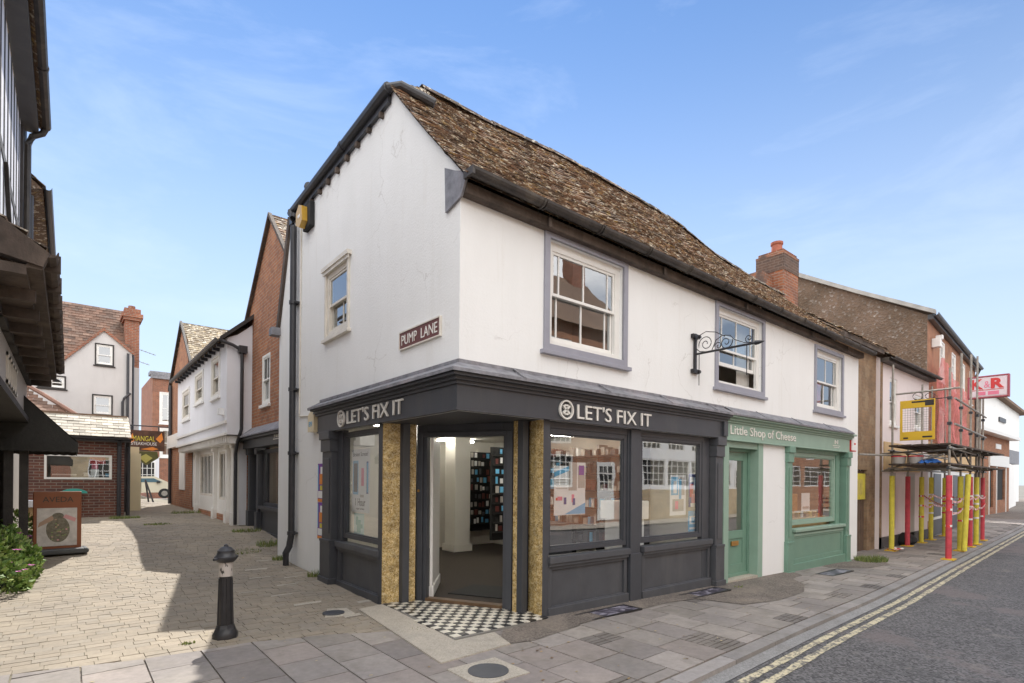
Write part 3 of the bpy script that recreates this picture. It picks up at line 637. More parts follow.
m.box(-.012,5.12,-.02,-.001,2.79,2.83); m.box(-.02,-.001,0,3.9,2.79,2.83)
for x in (.7,2.1,3.4,4.6): m.prism([(x,-.203,2.70),(x+.03,-.203,2.70),(x+.03,-.008,2.82),(x,-.008,2.82)],(0,0,.01))
m.build('lead_capping',lead,B,recalc=False)
m=MB(); m.face([(-.05,-.05,2.31),(1.25,-.05,2.31),(1.25,1.0,2.31),(.5,1.75,2.31),(-.05,1.8,2.31)]); m.build('entrance_soffit',dark2,B)
text('fascia_lettering',"LET'S FIX IT",Plane((0,-.06,0),(1,0,0),(0,-1,0)),1.66,3.12,2.345,2.525,.003,letter,fas,ext=.018)
text('fascia_lettering',"LET'S FIX IT",Plane((-.06,0,0),(0,-1,0),(-1,0,0)),-2.68,-1.05,2.36,2.545,.003,letter,fas,ext=.018)
def roundel(pl,u,z,r):
    m=MB()
    for k in range(28):
        a0=2*math.pi*k/28;a1=2*math.pi*(k+1)/28
        q=[pl(u+rr*math.cos(a),z+rr*math.sin(a),d) for d in (.002,.03) for (rr,a) in ((r,a0),(r,a1),(r*.84,a1),(r*.84,a0))]
        m.hexa(q)
    # spanner cross and screwdriver inside ring
    for ang in (40,-40): 
        c=math.cos(math.radians(ang)); s_=math.sin(math.radians(ang)); h=r*.6; w=r*.1
        pts=[(u+a*h*c-b*w*s_,z+a*h*s_+b*w*c) for a,b in ((-1,-1),(1,-1),(1,1),(-1,1))]
        m.hexa([pl(p,q,.002) for p,q in pts]+[pl(p,q,.028) for p,q in pts])
    for (du,dz) in ((0,.45),(0,-.45)): m.pbox(pl,u-r*.25,u+r*.25,z+r*dz-r*.08,z+r*dz+r*.08,.002,.026)
    m.build('roundel_emblem',letter,fas)
roundel(Plane((0,-.06,0),(1,0,0),(0,-1,0)),1.47,2.435,.115); roundel(Plane((-.06,0,0),(0,-1,0),(-1,0,0)),-2.88,2.45,.12)

def shopwin(pl,u0,u1,z0,z1,mat,d=-.07,fw=.06,name='display_window',parent=B,g=glass2):
    f=MB(); frame(f,pl,u0,u1,z0,z1,fw,d-.05,d+.02); frame(f,pl,u0+fw,u1-fw,z0+fw,z1-fw,.02,d-.03,d+.005); fo=f.build(name,mat,parent,bevel=.003)
    q=MB(); q.face([pl(u0+fw,z0+fw,d-.02),pl(u1-fw,z0+fw,d-.02),pl(u1-fw,z1-fw,d-.02),pl(u0+fw,z1-fw,d-.02)]); q.build('pane',g,fo,recalc=False); return fo
def riser(pl,u0,u1,zb,zt,mat,mat2):
    m=MB(); m.pbox(pl,u0,u1,zb-.05,zt-.0,-.10,-.045); frame(m,pl,u0,u1,zb+.05,zt,.06,-.045,-.015)
    o=m.build('stall_riser',mat,B,bevel=.004)
    m=MB(); m.pbox(pl,u0-.01,u1+.01,zb-.06,zb+.10,-.05,.012); m.build('plinth',mat2,B,bevel=.006)
    m=MB(); m.pbox(pl,u0-.01,u1+.01,zt+.02,zt+.10,-.12,.035); m.pbox(pl,u0,u1,zt-.02,zt+.02,-.08,.015); m.build('shop_sill',mat,B,bevel=.006)
def pilaster(pl,u0,u1,zb,zt,mat,mat2,d=.04,cap=True,name='pilaster'):
    m=MB(); m.pbox(pl,u0,u1,zb,zt,-.1,d); m.pbox(pl,u0-.02,u1+.02,zb-.02,zb+.62,-.1,d+.025); m.pbox(pl,u0-.035,u1+.035,zb-.03,zb+.09,-.1,d+.05); m.pbox(pl,u0-.02,u1+.02,zb+.62,zb+.66,-.1,d+.035)
    if cap: m.pbox(pl,u0-.02,u1+.02,zt-.12,zt,-.1,d+.05); m.pbox(pl,u0-.01,u1+.01,zt-.3,zt-.12,-.1,d+.025); m.pbox(pl,u0+.05,u1-.05,zb+.75,zt-.4,d,d+.012)
    return m.build(name,mat,B,bevel=.005)
# street bays
wa=shopwin(STREET,1.28,2.76,.74,2.22,dark); wb=shopwin(STREET,3.04,4.6,.74,2.24,dark)
m=MB(); m.pbox(STREET,1.18,1.28,-.02,2.31,-.12,.0); m.pbox(STREET,4.6,4.8,.0,2.31,-.12,-.04); m.pbox(STREET,1.28,4.6,2.22,2.31,-.12,-.04); m.pbox(STREET,2.76,3.04,.6,2.31,-.12,-.03); m.build('shop_frame',dark,B,bevel=.004)
riser(STREET,1.285,2.74,.0,.60,dark2,dark2); riser(STREET,3.06,4.8,-.02,.60,dark2,dark2)
m=MB(); m.pbox(STREET,2.79,2.99,-.05,2.31,-.05,.0); m.pbox(STREET,2.77,3.01,-.05,.62,-.05,.02); m.build('pilaster',dark,B,bevel=.005)
pilaster(STREET,4.86,5.08,-.06,2.30,dark2,dark2)
# lane bay
wl=shopwin(LANE,1.83,3.08,.74,2.27,dark)
m=MB(); m.pbox(LANE,1.72,1.83,.0,2.31,-.12,.0); m.pbox(LANE,3.08,3.22,.0,2.31,-.12,-.02); m.build('shop_frame',dark,B,bevel=.004)
riser(LANE,1.80,3.2,.0,.58,dark2,dark); pilaster(LANE,3.26,3.62,.03,2.30,dark,dark,d=.07)
# entrance returns: gold mosaic, posts, door frame
def vbox(m,pts,z0,z1): m.prism([(x,y,z0) for x,y in pts],(0,0,z1-z0))
m=MB(); vbox(m,[(.004,1.71),(.205,1.64),(.215,1.75),(.004,1.80)],.02,2.305); m.build('mosaic_pilaster',gold,B)
m=MB(); vbox(m,[(.31,1.60),(.40,1.575),(.42,1.7),(.31,1.7)],.02,2.305); m.build('mosaic_pilaster',gold,B)
m=MB(); vbox(m,[(1.175,.004),(1.178,.135),(1.215,.29),(1.27,.29),(1.27,.004)],.02,2.305); m.build('mosaic_pilaster',gold,B)
m=MB(); vbox(m,[(1.05,.31),(1.045,.38),(1.2,.42),(1.2,.31)],.02,2.305); m.build('mosaic_pilaster',gold,B)
m=MB(); vbox(m,[(.207,1.63),(.215,1.57),(.30,1.555),(.308,1.60),(.31,1.75),(.215,1.75)],.02,2.305); m.build('entrance_post',dark,B,bevel=.006); m=MB(); vbox(m,[(1.06,.225),(1.14,.225),(1.2,.295),(1.2,.31),(1.05,.31)],.02,2.305); m.build('entrance_post',dark,B,bevel=.006); m=MB(); vbox(m,[(1.13,.43),(1.135,.315),(1.27,.30),(1.27,.5)],.02,2.305); m.build('jamb_lining',dark,B); m=MB(); vbox(m,[(.32,1.71),(.43,1.63),(.5,1.72),(.35,1.85)],.02,2.305); m.build('jamb_lining',dark,B)
A=Vector((.44,1.62,0)); E2=Vector((1.10,.42,0)); du=(E2-A).normalized(); DW=(E2-A).length; DN=Vector((du.y,-du.x,0)); 
if DN.x>0: DN=-DN
DP=Plane(A,du,DN)
m=MB(); frame(m,DP,0,DW,.0,2.30,.15,-.08,.0,wb=.035,wt=.16); frame(m,DP,.02,DW-.02,.0,2.2,.08,.0,.03,wb=.02,wt=.05); m.build('door_frame',dark,B,bevel=.005)
m=MB(); m.pbox(DP,.15,DW-.15,.03,.07,-.09,.02); m.build('threshold',paint('worn_oak',(.12,.07,.035),.5,.2,9),B)
m=MB(); c=DP(.05,1.45,.035); m.tube([c,c+DN*.012],.018,10); m.build('bell_push',brass,B)
# open door swung inwards
m=MB(); DO=Plane(DP(.17,0,-.09),(.60,.80,0),(.80,-.60,0)); m.pbox(DO,.0,.97,.06,2.14,-.02,.02); m.pbox(DO,-.0,1.0,.06,.2,-.03,.035); m.build('open_door',wht,B,bevel=.01)

# ---- interior of the corner shop ----
m=MB(); m.prism([(1.13,.42,0),(1.3,.14,0),(5,.14,0),(5,5.95,0),(.1,5.95,0),(.1,1.9,0),(.47,1.66,0)],(0,0,.05)); 
I=m.build('shop_floor',carpet,B)
m=MB(); m.face([(.1,5.95,.05),(5.0,5.95,.05),(5.0,5.95,2.6),(.1,5.95,2.6)]); m.face([(5.0,.14,.05),(5.0,5.95,.05),(5.0,5.95,2.6),(5.0,.14,2.6)]); m.face([(.12,3.6,.05),(.12,5.95,.05),(.12,5.95,2.6),(.12,3.6,2.6)]); m.box(3.33,3.72,5.1,5.5,.05,2.5); m.box(3.29,3.76,5.06,5.54,.05,.2)
m.build('interior_wall',cream,B)
m=MB(); m.face([(0,0,2.5),(5.05,0,2.5),(5.05,6,2.5),(0,6,2.5)]); m.build('shop_ceiling',cream,B)
for (a,b,c,d) in ((3.0,5.3,3.9,5.25),(2.2,3.4,3.2,3.2),(2.2,1.6,3.1,1.35),(3.6,2.6,4.4,2.5),(.5,3.2,1.3,3.0)):
    m=MB(); m.tube([(a,b,2.44),(c,d,2.44)],.022,8); m.build('strip_light',tube,B)
# ---- green shopfront ----
F=MB(); F.pbox(STREET,5.135,10.42,2.29,2.57,-.02,.06)
for (d0,z0,z1) in ((.085,2.565,2.60),(.12,2.60,2.64),(.17,2.64,2.675)): F.pbox(STREET,5.14,10.46+d0*.5,z0,z1,0,d0)
F.pbox(STREET,5.135,10.44,2.275,2.30,0,.075)
gf=F.build('cheese_shop_fascia',green2,B,bevel=.004)
m=MB(); m.face([STREET(5.15,2.70,.2),STREET(10.3,2.70,.2),STREET(10.3,2.83,.004),STREET(5.15,2.83,.004)]); m.face([STREET(5.15,2.672,.2),STREET(10.3,2.672,.2),STREET(10.3,2.70,.2),STREET(5.15,2.70,.2)]); m.face([STREET(10.3,2.672,.2),STREET(10.3,2.672,0),STREET(10.3,2.83,.004),STREET(10.3,2.7,.2)])
for x in (6.2,7.6,9.1): m.prism([(x,-.203,2.70),(x+.03,-.203,2.70),(x+.03,-.008,2.83),(x,-.008,2.83)],(0,0,.01))
m.build('lead_capping',lead,B,recalc=False)
text('fascia_lettering','Little Shop of Cheese',PY(-.06),5.24,7.66,2.335,2.53,.003,letter,gf,ext=.01,off=.004)
m=MB(); pl=PY(-.06)
for (a,b,z,zz) in ((9.45,9.85,2.39,2.40),(9.5,9.8,2.355,2.365),(9.56,9.6,2.43,2.52),(9.7,9.74,2.43,2.52)): m.pbox(pl,a,b,z,zz,.001,.008)
m.hexa([pl(*p) for p in ((9.58,2.50,.001),(9.62,2.50,.001),(9.74,2.43,.001),(9.70,2.43,.001),(9.58,2.50,.008),(9.62,2.50,.008),(9.74,2.43,.008),(9.70,2.43,.008))]); m.build('crown_emblem',letter,gf)
m=MB(); m.pbox(STREET,5.14,5.30,-.08,2.29,-.2,.02); m.pbox(STREET,6.30,6.47,-.09,2.29,-.22,.02); m.pbox(STREET,5.3,6.3,2.17,2.29,-.22,.0); m.build('door_surround',green2,B,bevel=.005)
m=MB(); pl=PY(.16); frame(m,pl,5.30,6.30,-.03,2.17,.05,-.05,.02)
frame(m,pl,5.36,6.24,-.02,2.11,.13,-.04,.0,wb=.2,wt=.14); m.pbox(pl,5.49,6.11,.62,.76,-.04,0); m.pbox(pl,5.49,6.11,.15,.64,-.035,-.015); 
do=m.build('door',green,B,bevel=.004)
q=MB(); q.face([pl(5.49,.76,-.02),pl(6.11,.76,-.02),pl(6.11,1.98,-.02),pl(5.49,1.98,-.02)]); q.build('pane',glass2,do,recalc=False)
m=MB(); m.pbox(pl,5.72,5.95,.50,.58,-.01,.012); m.build('letterbox',brass,do,bevel=.003)
m=MB(); m.box(5.3,6.3,-.02,.16,-.09,-.03); m.build('doorstep',concrete,B)
# display window
wc=shopwin(STREET,7.74,10.0,.76,2.2,green2,d=-.1,fw=.08)
m=MB(); m.pbox(STREET,7.45,7.74,.6,2.29,-.2,-.06); m.pbox(STREET,10.0,10.2,.6,2.29,-.2,-.06); m.pbox(STREET,7.74,10.0,2.2,2.29,-.2,-.05); m.build('shop_frame',green,B)
m=MB(); m.pbox(STREET,7.6,10.3,-.2,.64,-.15,.0); frame(m,STREET,7.66,10.22,.02,.62,.10,.0,.015); m.pbox(STREET,7.6,10.3,-.2,.03,-.1,.05); m.build('stall_riser',green,B,bevel=.006)
m=MB(); m.pbox(STREET,7.7,10.24,.64,.70,-.12,.07); m.pbox(STREET,7.74,10.2,.56,.60,0,.03); m.build('shop_sill',green2,B,bevel=.006)
pilaster(STREET,7.38,7.58,-.18,2.28,green,green,d=.05); pilaster(STREET,10.28,10.48,-.22,2.28,green,green,d=.05)
m=MB(); m.box(5.2,11.0,.25,5.9,-.05,-.02); 
for q in ([(5.15,5.9,-.05),(11.05,5.9,-.05),(11.05,5.9,2.6),(5.15,5.9,2.6)],[(5.15,.25,2.5),(11.05,.25,2.5),(11.05,5.9,2.5),(5.15,5.9,2.5)],[(11.0,.1,-.05),(11.0,5.9,-.05),(11.0,5.9,2.6),(11.0,.1,2.6)],[(6.6,.23,-.05),(6.6,5.9,-.05),(6.6,5.9,2.6),(6.6,.23,2.6)]): m.face(q)
m.build('cheese_shop_interior',room,B)
m=MB(); m.box(7.6,10.2,.25,.8,.55,.86); m.build('display_shelf',ply,B)
for (a,b,c,d) in ((7.8,1.2,9.8,1.2),(5.5,1.5,6.4,1.5)):
    m=MB(); m.tube([(a,b,2.4),(c,d,2.4)],.02,8); m.build('strip_light',tube,B)
# ---------------- brick gabled building in the lane ----------------
B2=thing('brick_building',(.35,6.15,.2),'orange brick gabled building with charcoal shopfront, between the two white buildings in the lane','building')
p35=PX(.35); p40=PX(.40)
m=MB(); bh=(7.98,8.62,3.25,4.38)
wall(m,p35,6.12,9.94,2.62,5.51,[bh],rev=.08); m.face([p35(6.12,5.51),p35(9.94,5.51),p35(7.97,7.33)])
m.face([(.35,9.94,.2),(4.5,9.94,.2),(4.5,9.94,5.51),(.35,9.94,5.51)]); m.face([(.35,6.12,.1),(4.5,6.12,.1),(4.5,6.12,5.5),(.35,6.12,5.5)]); m.face([(4.5,6.12,.1),(4.5,9.94,.1),(4.5,9.94,5.5),(4.5,7.97,7.3),(4.5,6.12,5.5)])
m.build('wall',brick_or,B2,recalc=False)
m=MB()
P,Wd,Ld=plan((.28,6.0,5.40),(4.5,6.0,5.40),(.28,7.97,7.38)); tiles(m,P,Wd,Ld,.17,.12,TILE)
P,Wd,Ld=plan((.28,10.02,5.40),(4.5,10.02,5.40),(.28,7.97,7.38)); tiles(m,P,Wd,Ld,.17,.12,TILE)
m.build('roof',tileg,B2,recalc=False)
m=MB(); m.prism([(.27,5.98,5.33),(.27,7.97,7.34),(.27,10.05,5.33),(.27,10.05,5.41),(.27,7.97,7.43),(.27,5.98,5.41)],(.075,0,0)); m.build('verge',oldwood,B2)
sash(B2,p35,*bh,vb=(.5,),w=.06,set_=.0,sillm=wht,roomd=.7)
m=MB(); m.prism([(.08,6.12,2.55),(.08,9.6,2.55),(.36,9.6,2.78),(.36,6.12,2.78)],(0,0,.03)); m.build('lead_capping',lead,B2)
m=MB(); m.pbox(p40,6.2,9.85,2.3,2.58,-.1,.16); m.pbox(p40,6.2,9.88,2.5,2.56,.16,.26); f2=m.build('shop_fascia',dark,B2,bevel=.004)
m=MB(); m.pbox(p40,6.75,7.3,2.40,2.42,.161,.166); 
for k in range(4): m.pbox(p40,6.8+k*.12,6.87+k*.12,2.44,2.52,.161,.168)
m.build('fascia_lettering',letter,f2)
for (a,b) in ((9.64,9.8),(8.88,9.03)):
    m=MB(); m.pbox(p40,a,b,.2,2.3,-.12,.06); m.pbox(p40,a-.03,b+.03,.2,.8,-.1,.09); m.pbox(p40,a-.03,b+.03,2.15,2.3,-.1,.1); m.build('pilaster',dark,B2,bevel=.005)
m=MB(); m.pbox(p40,9.03,9.64,.35,2.3,-.28,-.2); m.pbox(p40,9.1,9.55,.5,1.1,-.2,-.18); m.pbox(p40,9.1,9.55,1.2,2.15,-.2,-.18); m.build('door',dark,B2)
w2=shopwin(p40,6.2,8.85,.95,2.25,dark,parent=B2)
m=MB(); m.pbox(p40,6.15,8.88,.1,.9,-.1,-.02); frame(m,p40,6.2,8.85,.3,.88,.07,-.02,.01); m.pbox(p40,6.15,8.88,.88,.95,-.1,.06); m.build('stall_riser',dark,B2)
m=MB(); m.box(.9,3.2,6.2,9.3,.2,.3); 
for q in ([(3.2,6.2,.2),(3.2,9.3,.2),(3.2,9.3,2.4),(3.2,6.2,2.4)],[(.5,6.2,2.4),(3.2,6.2,2.4),(3.2,9.3,2.4),(.5,9.3,2.4)],[(.62,8.95,.2),(3.2,8.95,.2),(3.2,8.95,2.4),(.62,8.95,2.4)],[(.5,6.15,.2),(3.2,6.15,.2),(3.2,6.15,2.4),(.5,6.15,2.4)]): m.face(q)
m.build('shop_interior',room,B2)
m=MB(); m.tube([(1.2,7.0,2.3),(1.2,8.0,2.3)],.02,8); m.build('strip_light',tube,B2)

# ---------------- white jettied building ----------------
B3=thing('jettied_building',(.12,9.95,.42),'cool white jettied building with a dentilled band, two shop windows and three sashes above','building')
j=PX(-.2); gfp=PX(.12)
wh=[(14.55,15.75,3.42,4.32),(12.4,13.5,3.72,4.52),(10.3,11.15,3.62,4.62)]
m=MB(); wall(m,j,9.5,16.9,2.62,4.9,wh,rev=.06); m.face([(-.2,9.5,2.62),(.36,9.5,2.62),(.36,9.5,5.30),(.02,9.5,5.0),(-.2,9.5,4.9)])
m.face([(-.2,16.9,2.6),(3,16.9,2.6),(3,16.9,4.9),(-.2,16.9,4.9)]); m.face([(3,9.5,.3),(3,16.9,.3),(3,16.9,4.9),(3,9.5,4.9)]); m.face([(.3,9.96,2.6),(3,9.96,2.6),(3,9.96,6.2),(.3,9.96,5.2)])
m.face([(-.2,9.5,2.62),(.5,9.5,2.62),(.5,16.9,2.62),(-.2,16.9,2.62)])
m.build('wall',bluewhite,B3,recalc=False)
for w in wh: sash(B3,j,*w,vb=(.5,) if w is wh[1] else (),w=.08,set_=-.01,surround=(wht,.07),mat=offw,sillm=wht,roomd=.4,curtain=(WC,[(w[0]+.1,w[1]-.1,w[2],w[3])]))
m=MB(); m.pbox(j,9.47,16.95,2.88,2.95,0,.05); m.pbox(j,9.47,16.95,2.60,2.66,0,.045); m.build('string_course',wht,B3)
m=MB(); m.box(-.12,.1,9.6,16.85,2.42,2.6); 
for k in range(38): yy=9.66+k*.19; m.box(-.185,-.12,yy,yy+.09,2.44,2.6)
m.build('dentil_band',wht,B3)
gh=[(10.15,11.3,.85,2.32),(12.35,13.75,.9,2.33)]
gh2=[(10.45,11.3,1.05,2.3),(12.5,13.3,1.05,2.3),(13.75,14.7,1.1,2.36)]
m=MB(); hs=[(10.95,11.95,1.0,2.3),(12.55,14.7,1.05,2.3)]
wall(m,gfp,9.95,16.0,.35,2.44,hs,rev=.06); m.build('shopfront_wall',wht,B3,recalc=False)
m=MB(); m.face([(.12,9.95,.3),(1.2,9.95,.3),(1.2,9.95,2.45),(.12,9.95,2.45)]); m.build('return_wall',bluewhite,B3,recalc=False)
for h in hs:
    w=shopwin(gfp,*h,offw,d=-.03,fw=.05,parent=B3,g=glass)
    mm=MB(); n=2 if h[1]-h[0]<1.5 else 4
    for k in range(1,n): u=h[0]+(h[1]-h[0])*k/n; mm.pbox(gfp,u-.025,u+.025,h[2]+.05,h[3]-.05,-.06,-.01)
    mm.build('mullion',wht,w)
    mm=MB(); mm.face([(.65,h[0]-.3,.5),(.65,h[1]+.3,.5),(.65,h[1]+.3,2.4),(.65,h[0]-.3,2.4)]); mm.build('blind',WC,w)
m=MB(); m.pbox(gfp,9.95,16.0,.3,.62,-.05,.015); m.build('brick_plinth',brick_or,B3)
for yy in (9.92,10.6,12.15,14.85): 
    m=MB(); m.pbox(gfp,yy,yy+.16,.32,2.44,-.05,.09); m.pbox(gfp,yy-.03,yy+.19,.32,.75,-.05,.12); m.pbox(gfp,yy-.03,yy+.19,2.32,2.44,-.05,.13); m.build('pilaster',wht,B3,bevel=.006)
m=MB(); P,Wd,Ld=plan((-.34,9.42,4.86),(-.34,17.0,4.86),(1.9,9.42,6.9)); tiles(m,P,Wd,Ld,.17,.13,TILE); m.face([(-.32,9.42,4.84),(-.32,17,4.84),(1.9,17,6.87),(1.9,9.42,6.87)]); m.face([(1.9,9.42,6.87),(1.9,17,6.87),(4,17,4.9),(4,9.42,4.9)])
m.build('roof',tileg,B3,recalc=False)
m=MB(); m.prism([(-.37,9.38,4.78),(-.37,9.38,4.88),(1.9,9.38,6.95),(1.9,9.38,6.83)],(0,.06,0)); m.build('verge',timber,B3)
m=MB(); halfgutter(m,(-.40,9.4,4.85),(-.40,17,4.85),.06,(1,0,0)); 
for k in range(14): yy=9.8+k*.5; m.box(-.36,-.205,yy,yy+.07,4.72,4.80)
m.build('gutter',pipe,B3)
m=MB(); m.tube([(-.36,9.42,4.8),(-.1,9.40,4.72),(.1,9.38,4.62)],.04,8); m.box(.02,.2,9.30,9.46,4.55,4.72); m.tube([(.1,9.38,4.6),(.1,9.40,2.75),(.06,9.6,2.45),(.08,9.86,2.2),(.08,9.86,.45)],.04,8); m.build('downpipe',pipe,B3,smooth=True)
m=MB(); m.pbox(j,9.75,9.95,3.1,3.26,0,.12); solo(m,'bell_box',[whp],(-.2,9.85,3.1),'small white bell box under the eaves end of the cool white jettied wall','alarm box')
# ---------------- orange brick end building with tiled gable ----------------
B4=thing('end_building',(.12,16.95,.5),'red brick end building with a steep tiled gable rising behind the white jettied building','building')
p12=PX(.10); m=MB(); m.face([p12(16.0,.4),p12(20.8,.4),p12(20.8,5.3),p12(18.1,7.1),p12(16.93,6.3),p12(16.93,2.5),p12(16,2.5)]); m.face([(.1,20.8,.4),(6,20.8,.4),(6,20.8,5.4),(.1,20.8,5.4)]); m.face([(.1,16.93,.4),(6,16.93,.4),(6,16.93,5.4),(.1,16.93,5.4)])
m.build('wall',brick_or,B4,recalc=False)
m=MB(); P,Wd,Ld=plan((.02,15.6,5.05),(6,15.6,5.05),(.02,18.1,7.18)); tiles(m,P,Wd,Ld,.18,.14,[(.30,.25,.17),(.24,.19,.13),(.36,.31,.22),(.2,.16,.11)]); P,Wd,Ld=plan((.02,21.,5.1),(6,21.,5.1),(.02,18.1,7.18)); tiles(m,P,Wd,Ld,.3,.3,TILE)
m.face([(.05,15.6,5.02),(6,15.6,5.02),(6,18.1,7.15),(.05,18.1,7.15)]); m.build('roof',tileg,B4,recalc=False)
m=MB(); m.prism([(.0,15.6,5.0),(.0,18.1,7.13),(.0,21,5.05),(.0,21,5.15),(.0,18.1,7.25),(.0,15.6,5.1)],(.07,0,0)); m.build('verge',timber,B4)
m=MB(); m.tube([(.02,20.4,5.2),(.02,20.4,.55)],.06,8); m.build('downpipe',pipe,B4)
m=MB(); m.pbox(p12,16.95,20.75,2.72,3.2,0,.14); m.pbox(p12,17.3,18.5,1.15,2.72,.002,.03); m.build('white_shop_frame',wht,B4); 
# ---------------- red house across the far end ----------------
B5=thing('far_house',(2.4,44,.15),'red brick house with white sashes closing the far end of the lane','building')
class SP:
    n=Vector((0,-1,0))
    def __call__(s,u,z,d=0.): return Vector((-3.07+(u+3.07)*1.16,44-d,1.6+(z-1.6)*1.16))
p38=SP(); hs=[(1.55,2.35,5.1,7.1),(1.58,2.3,2.9,4.75),(3.0,3.8,5.1,7.1),(3.0,3.8,2.9,4.75)]
m=MB(); wall(m,p38,1.1,6,.2,8.2,hs,rev=.1); m.face([p38(1.1,.2),p38(1.1,.2,-8),p38(1.1,8.2,-8),p38(1.1,8.2)]); m.build('wall',brick_red,B5,recalc=False)
for h in hs: sash(B5,p38,*h,vb=(.5,),w=.09,set_=.0,roomd=.5,surround=(wht,.06))
m=MB(); m.pbox(p38,1.0,6.1,8.0,8.22,0,.18); m.pbox(p38,.95,6.1,8.22,8.45,-1,.2); m.build('parapet_roof',tileg if False else lead,B5)
m=MB(); m.pbox(p38,-2.5,1.1,.6,4.2,-.5,-.3); m.build('side_wall',brick_br,B5)
m=MB(); m.pbox(p38,-.4,1.5,.75,2.9,-.2,.06); m.build('pale_shopfront',bluewhite,B5)
m=MB(); frame(m,p38,.35,1.3,1.3,2.6,.07,.06,.1); m.pbox(p38,.42,1.23,1.37,2.53,.06,.075,1); 
for k in (1,2,3): m.pbox(p38,.35+k*.24,.38+k*.24,1.3,2.6,.075,.1)
for k in (1,2): m.pbox(p38,.4,1.3,1.3+k*.42,1.33+k*.42,.075,.1)
m.build('paned_window',[wht,blk],B5)
m=MB(); m.pbox(p38,2.35,2.75,.8,2.5,.0,.05); m.build('yellow_door',yel,B5)
# ---------------- white gabled house left ----------------
B6=thing('gabled_house',(-2.5,24,.4),'grey white gabled house with a brown roof and tall brick chimney','building')
p24=PY(24.); wd=[(-2.2,-1.65,6.3,7.15),(-2.28,-1.68,4.2,5.0),(-4.0,-3.22,5.15,5.62)]
grw=paint('grey_white_render',(.58,.56,.55),.85,.06,.8,.3,.006,30,stain=((.45,.42,.4),.4))
m=MB(); wall(m,p24,-6.5,-.97,.3,5.62,[wd[1],wd[2]],rev=.1)
x0,x1,z0,z1=wd[0]
m.face([p24(-3.85,5.62),p24(x0,5.62),p24(x0,7.57),p24(-3.85,5.68)]); m.face([p24(x0,5.62),p24(x1,5.62),p24(x1,z0),p24(x0,z0)]); m.face([p24(x0,z1),p24(x1,z1),p24(x1,7.55),p24(-1.95,7.8),p24(x0,7.57)]); m.face([p24(x1,5.62),p24(-.97,5.62),p24(-.97,6.95),p24(x1,7.55)])
m.face([(-.97,24,.3),(-.97,31,.3),(-.97,31,6.9),(-.97,24,6.95)])
m.box(-.972,-.58,25.5,31,.3,6.6); m.build('wall',grw,B6,recalc=False)
for w in wd: sash(B6,p24,*w,vb=(.5,) if w is wd[2] else (),w=.05,set_=0.,roomd=.5,surround=(timber,.05),sillm=timber)
m=MB(); P,Wd,Ld=plan((-7.5,24.25,6.2),(-.95,24.25,6.2),(-7.5,27.4,9.55)); tiles(m,P,Wd,Ld,.25,.2,TILER); 
m.face([(-7.5,24.2,6.1),(-.95,24.2,6.1),(-.95,27.4,9.5),(-7.5,27.4,9.5)]); m.face([(-7.5,27.4,9.55),(-.9,27.4,9.55),(-.9,31,6),(-7.5,31,6)]); m.face([(-.96,24.2,6.1),(-.96,31,6.1),(-.96,27.4,9.5)])
rf6=m.build('roof',tiler,B6,recalc=False)
m=MB()
for (A1,B1) in (((-1.95,7.86),(-3.95,5.62)),((-1.95,7.86),(-.9,6.98))):
    a=Vector((A1[0],23.92,A1[1]));b=Vector((B1[0],23.92,B1[1])); m.prism([a,b,b-Vector((0,0,.12)),a-Vector((0,0,.12))],(0,.08,0))
    m.prism([a+Vector((0,.06,0)),b+Vector((0,.06,0)),b+Vector((0,3,0)),a+Vector((0,3,0))],(0,0,.03))
m.build('gable_verge',brick_red,B6)
m=MB(); m.box(-1.12,-.58,25.6,26.6,6.6,8.75); m.box(-1.19,-.51,25.5,26.7,8.75,8.88); m.box(-1.25,-.45,25.45,26.75,8.88,9.06); m.box(-1.16,-.54,25.5,26.6,9.06,9.28); m.tube([(-.85,26,9.28),(-.85,26,9.5)],.14,8); m.build('chimney',brick_red,B6)
m=MB(); m.tube([(-.9,24.6,7.0),(-.9,24.6,.5)],.06,8); m.tube([(-1.12,23.9,6.9),(-1.12,23.9,.5)],.05,8); m.tube([(-1.02,23.88,5.2),(-1.25,23.88,4.95),(-1.3,23.88,4.8),(-1.3,23.88,3.8)],.05,8); m.build('downpipe',pipe,B6)
# ---------------- kiosk-like brick shop on the left ----------------
B7=thing('low_brick_shop',(-3,14,.4),'low dark brick shop with pale slate roof on the left of the lane','building')
p14=PY(14.); kh=(-3.56,-2.14,1.52,2.18)
m=MB(); wall(m,p14,-4.2,-1.86,.2,2.62,[kh],rev=.12); wall(m,PXE(-1.86),14.,19.5,.3,2.62,[(15.0,16.2,1.2,2.2)],rev=.1); m.build('wall',brick_dk,B7,recalc=False)
f=MB(); frame(f,p14,*kh,.05,-.06,.02); fo=f.build('display_window',wht,B7); q=MB(); q.face([p14(-3.51,1.57,-.03),p14(-2.19,1.57,-.03),p14(-2.19,2.13,-.03),p14(-3.51,2.13,-.03)]); q.build('pane',glass,fo,recalc=False)
m=MB(); m.pbox(p14,-3.5,-2.2,1.55,2.15,-.14,-.11,0); 
m.build('window_back',dkprint,fo)
m=MB(); m.pbox(p14,-2.62,-2.28,1.95,2.13,-.105,-.10,1); m.pbox(p14,-2.6,-2.42,1.57,1.8,-.105,-.10,2); m.pbox(p14,-2.28,-2.2,1.6,1.68,-.105,-.1,3); m.pbox(p14,-2.75,-2.65,1.6,1.7,-.105,-.1,4)
m.pbox(p14,-2.58,-2.44,1.8,1.95,-.104,-.099,5); m.pbox(p14,-3.4,-2.9,1.62,1.66,-.105,-.1,4); m.build('window_display',[dkprint,redp,whp,skyb,greyprint,pinkp],fo)
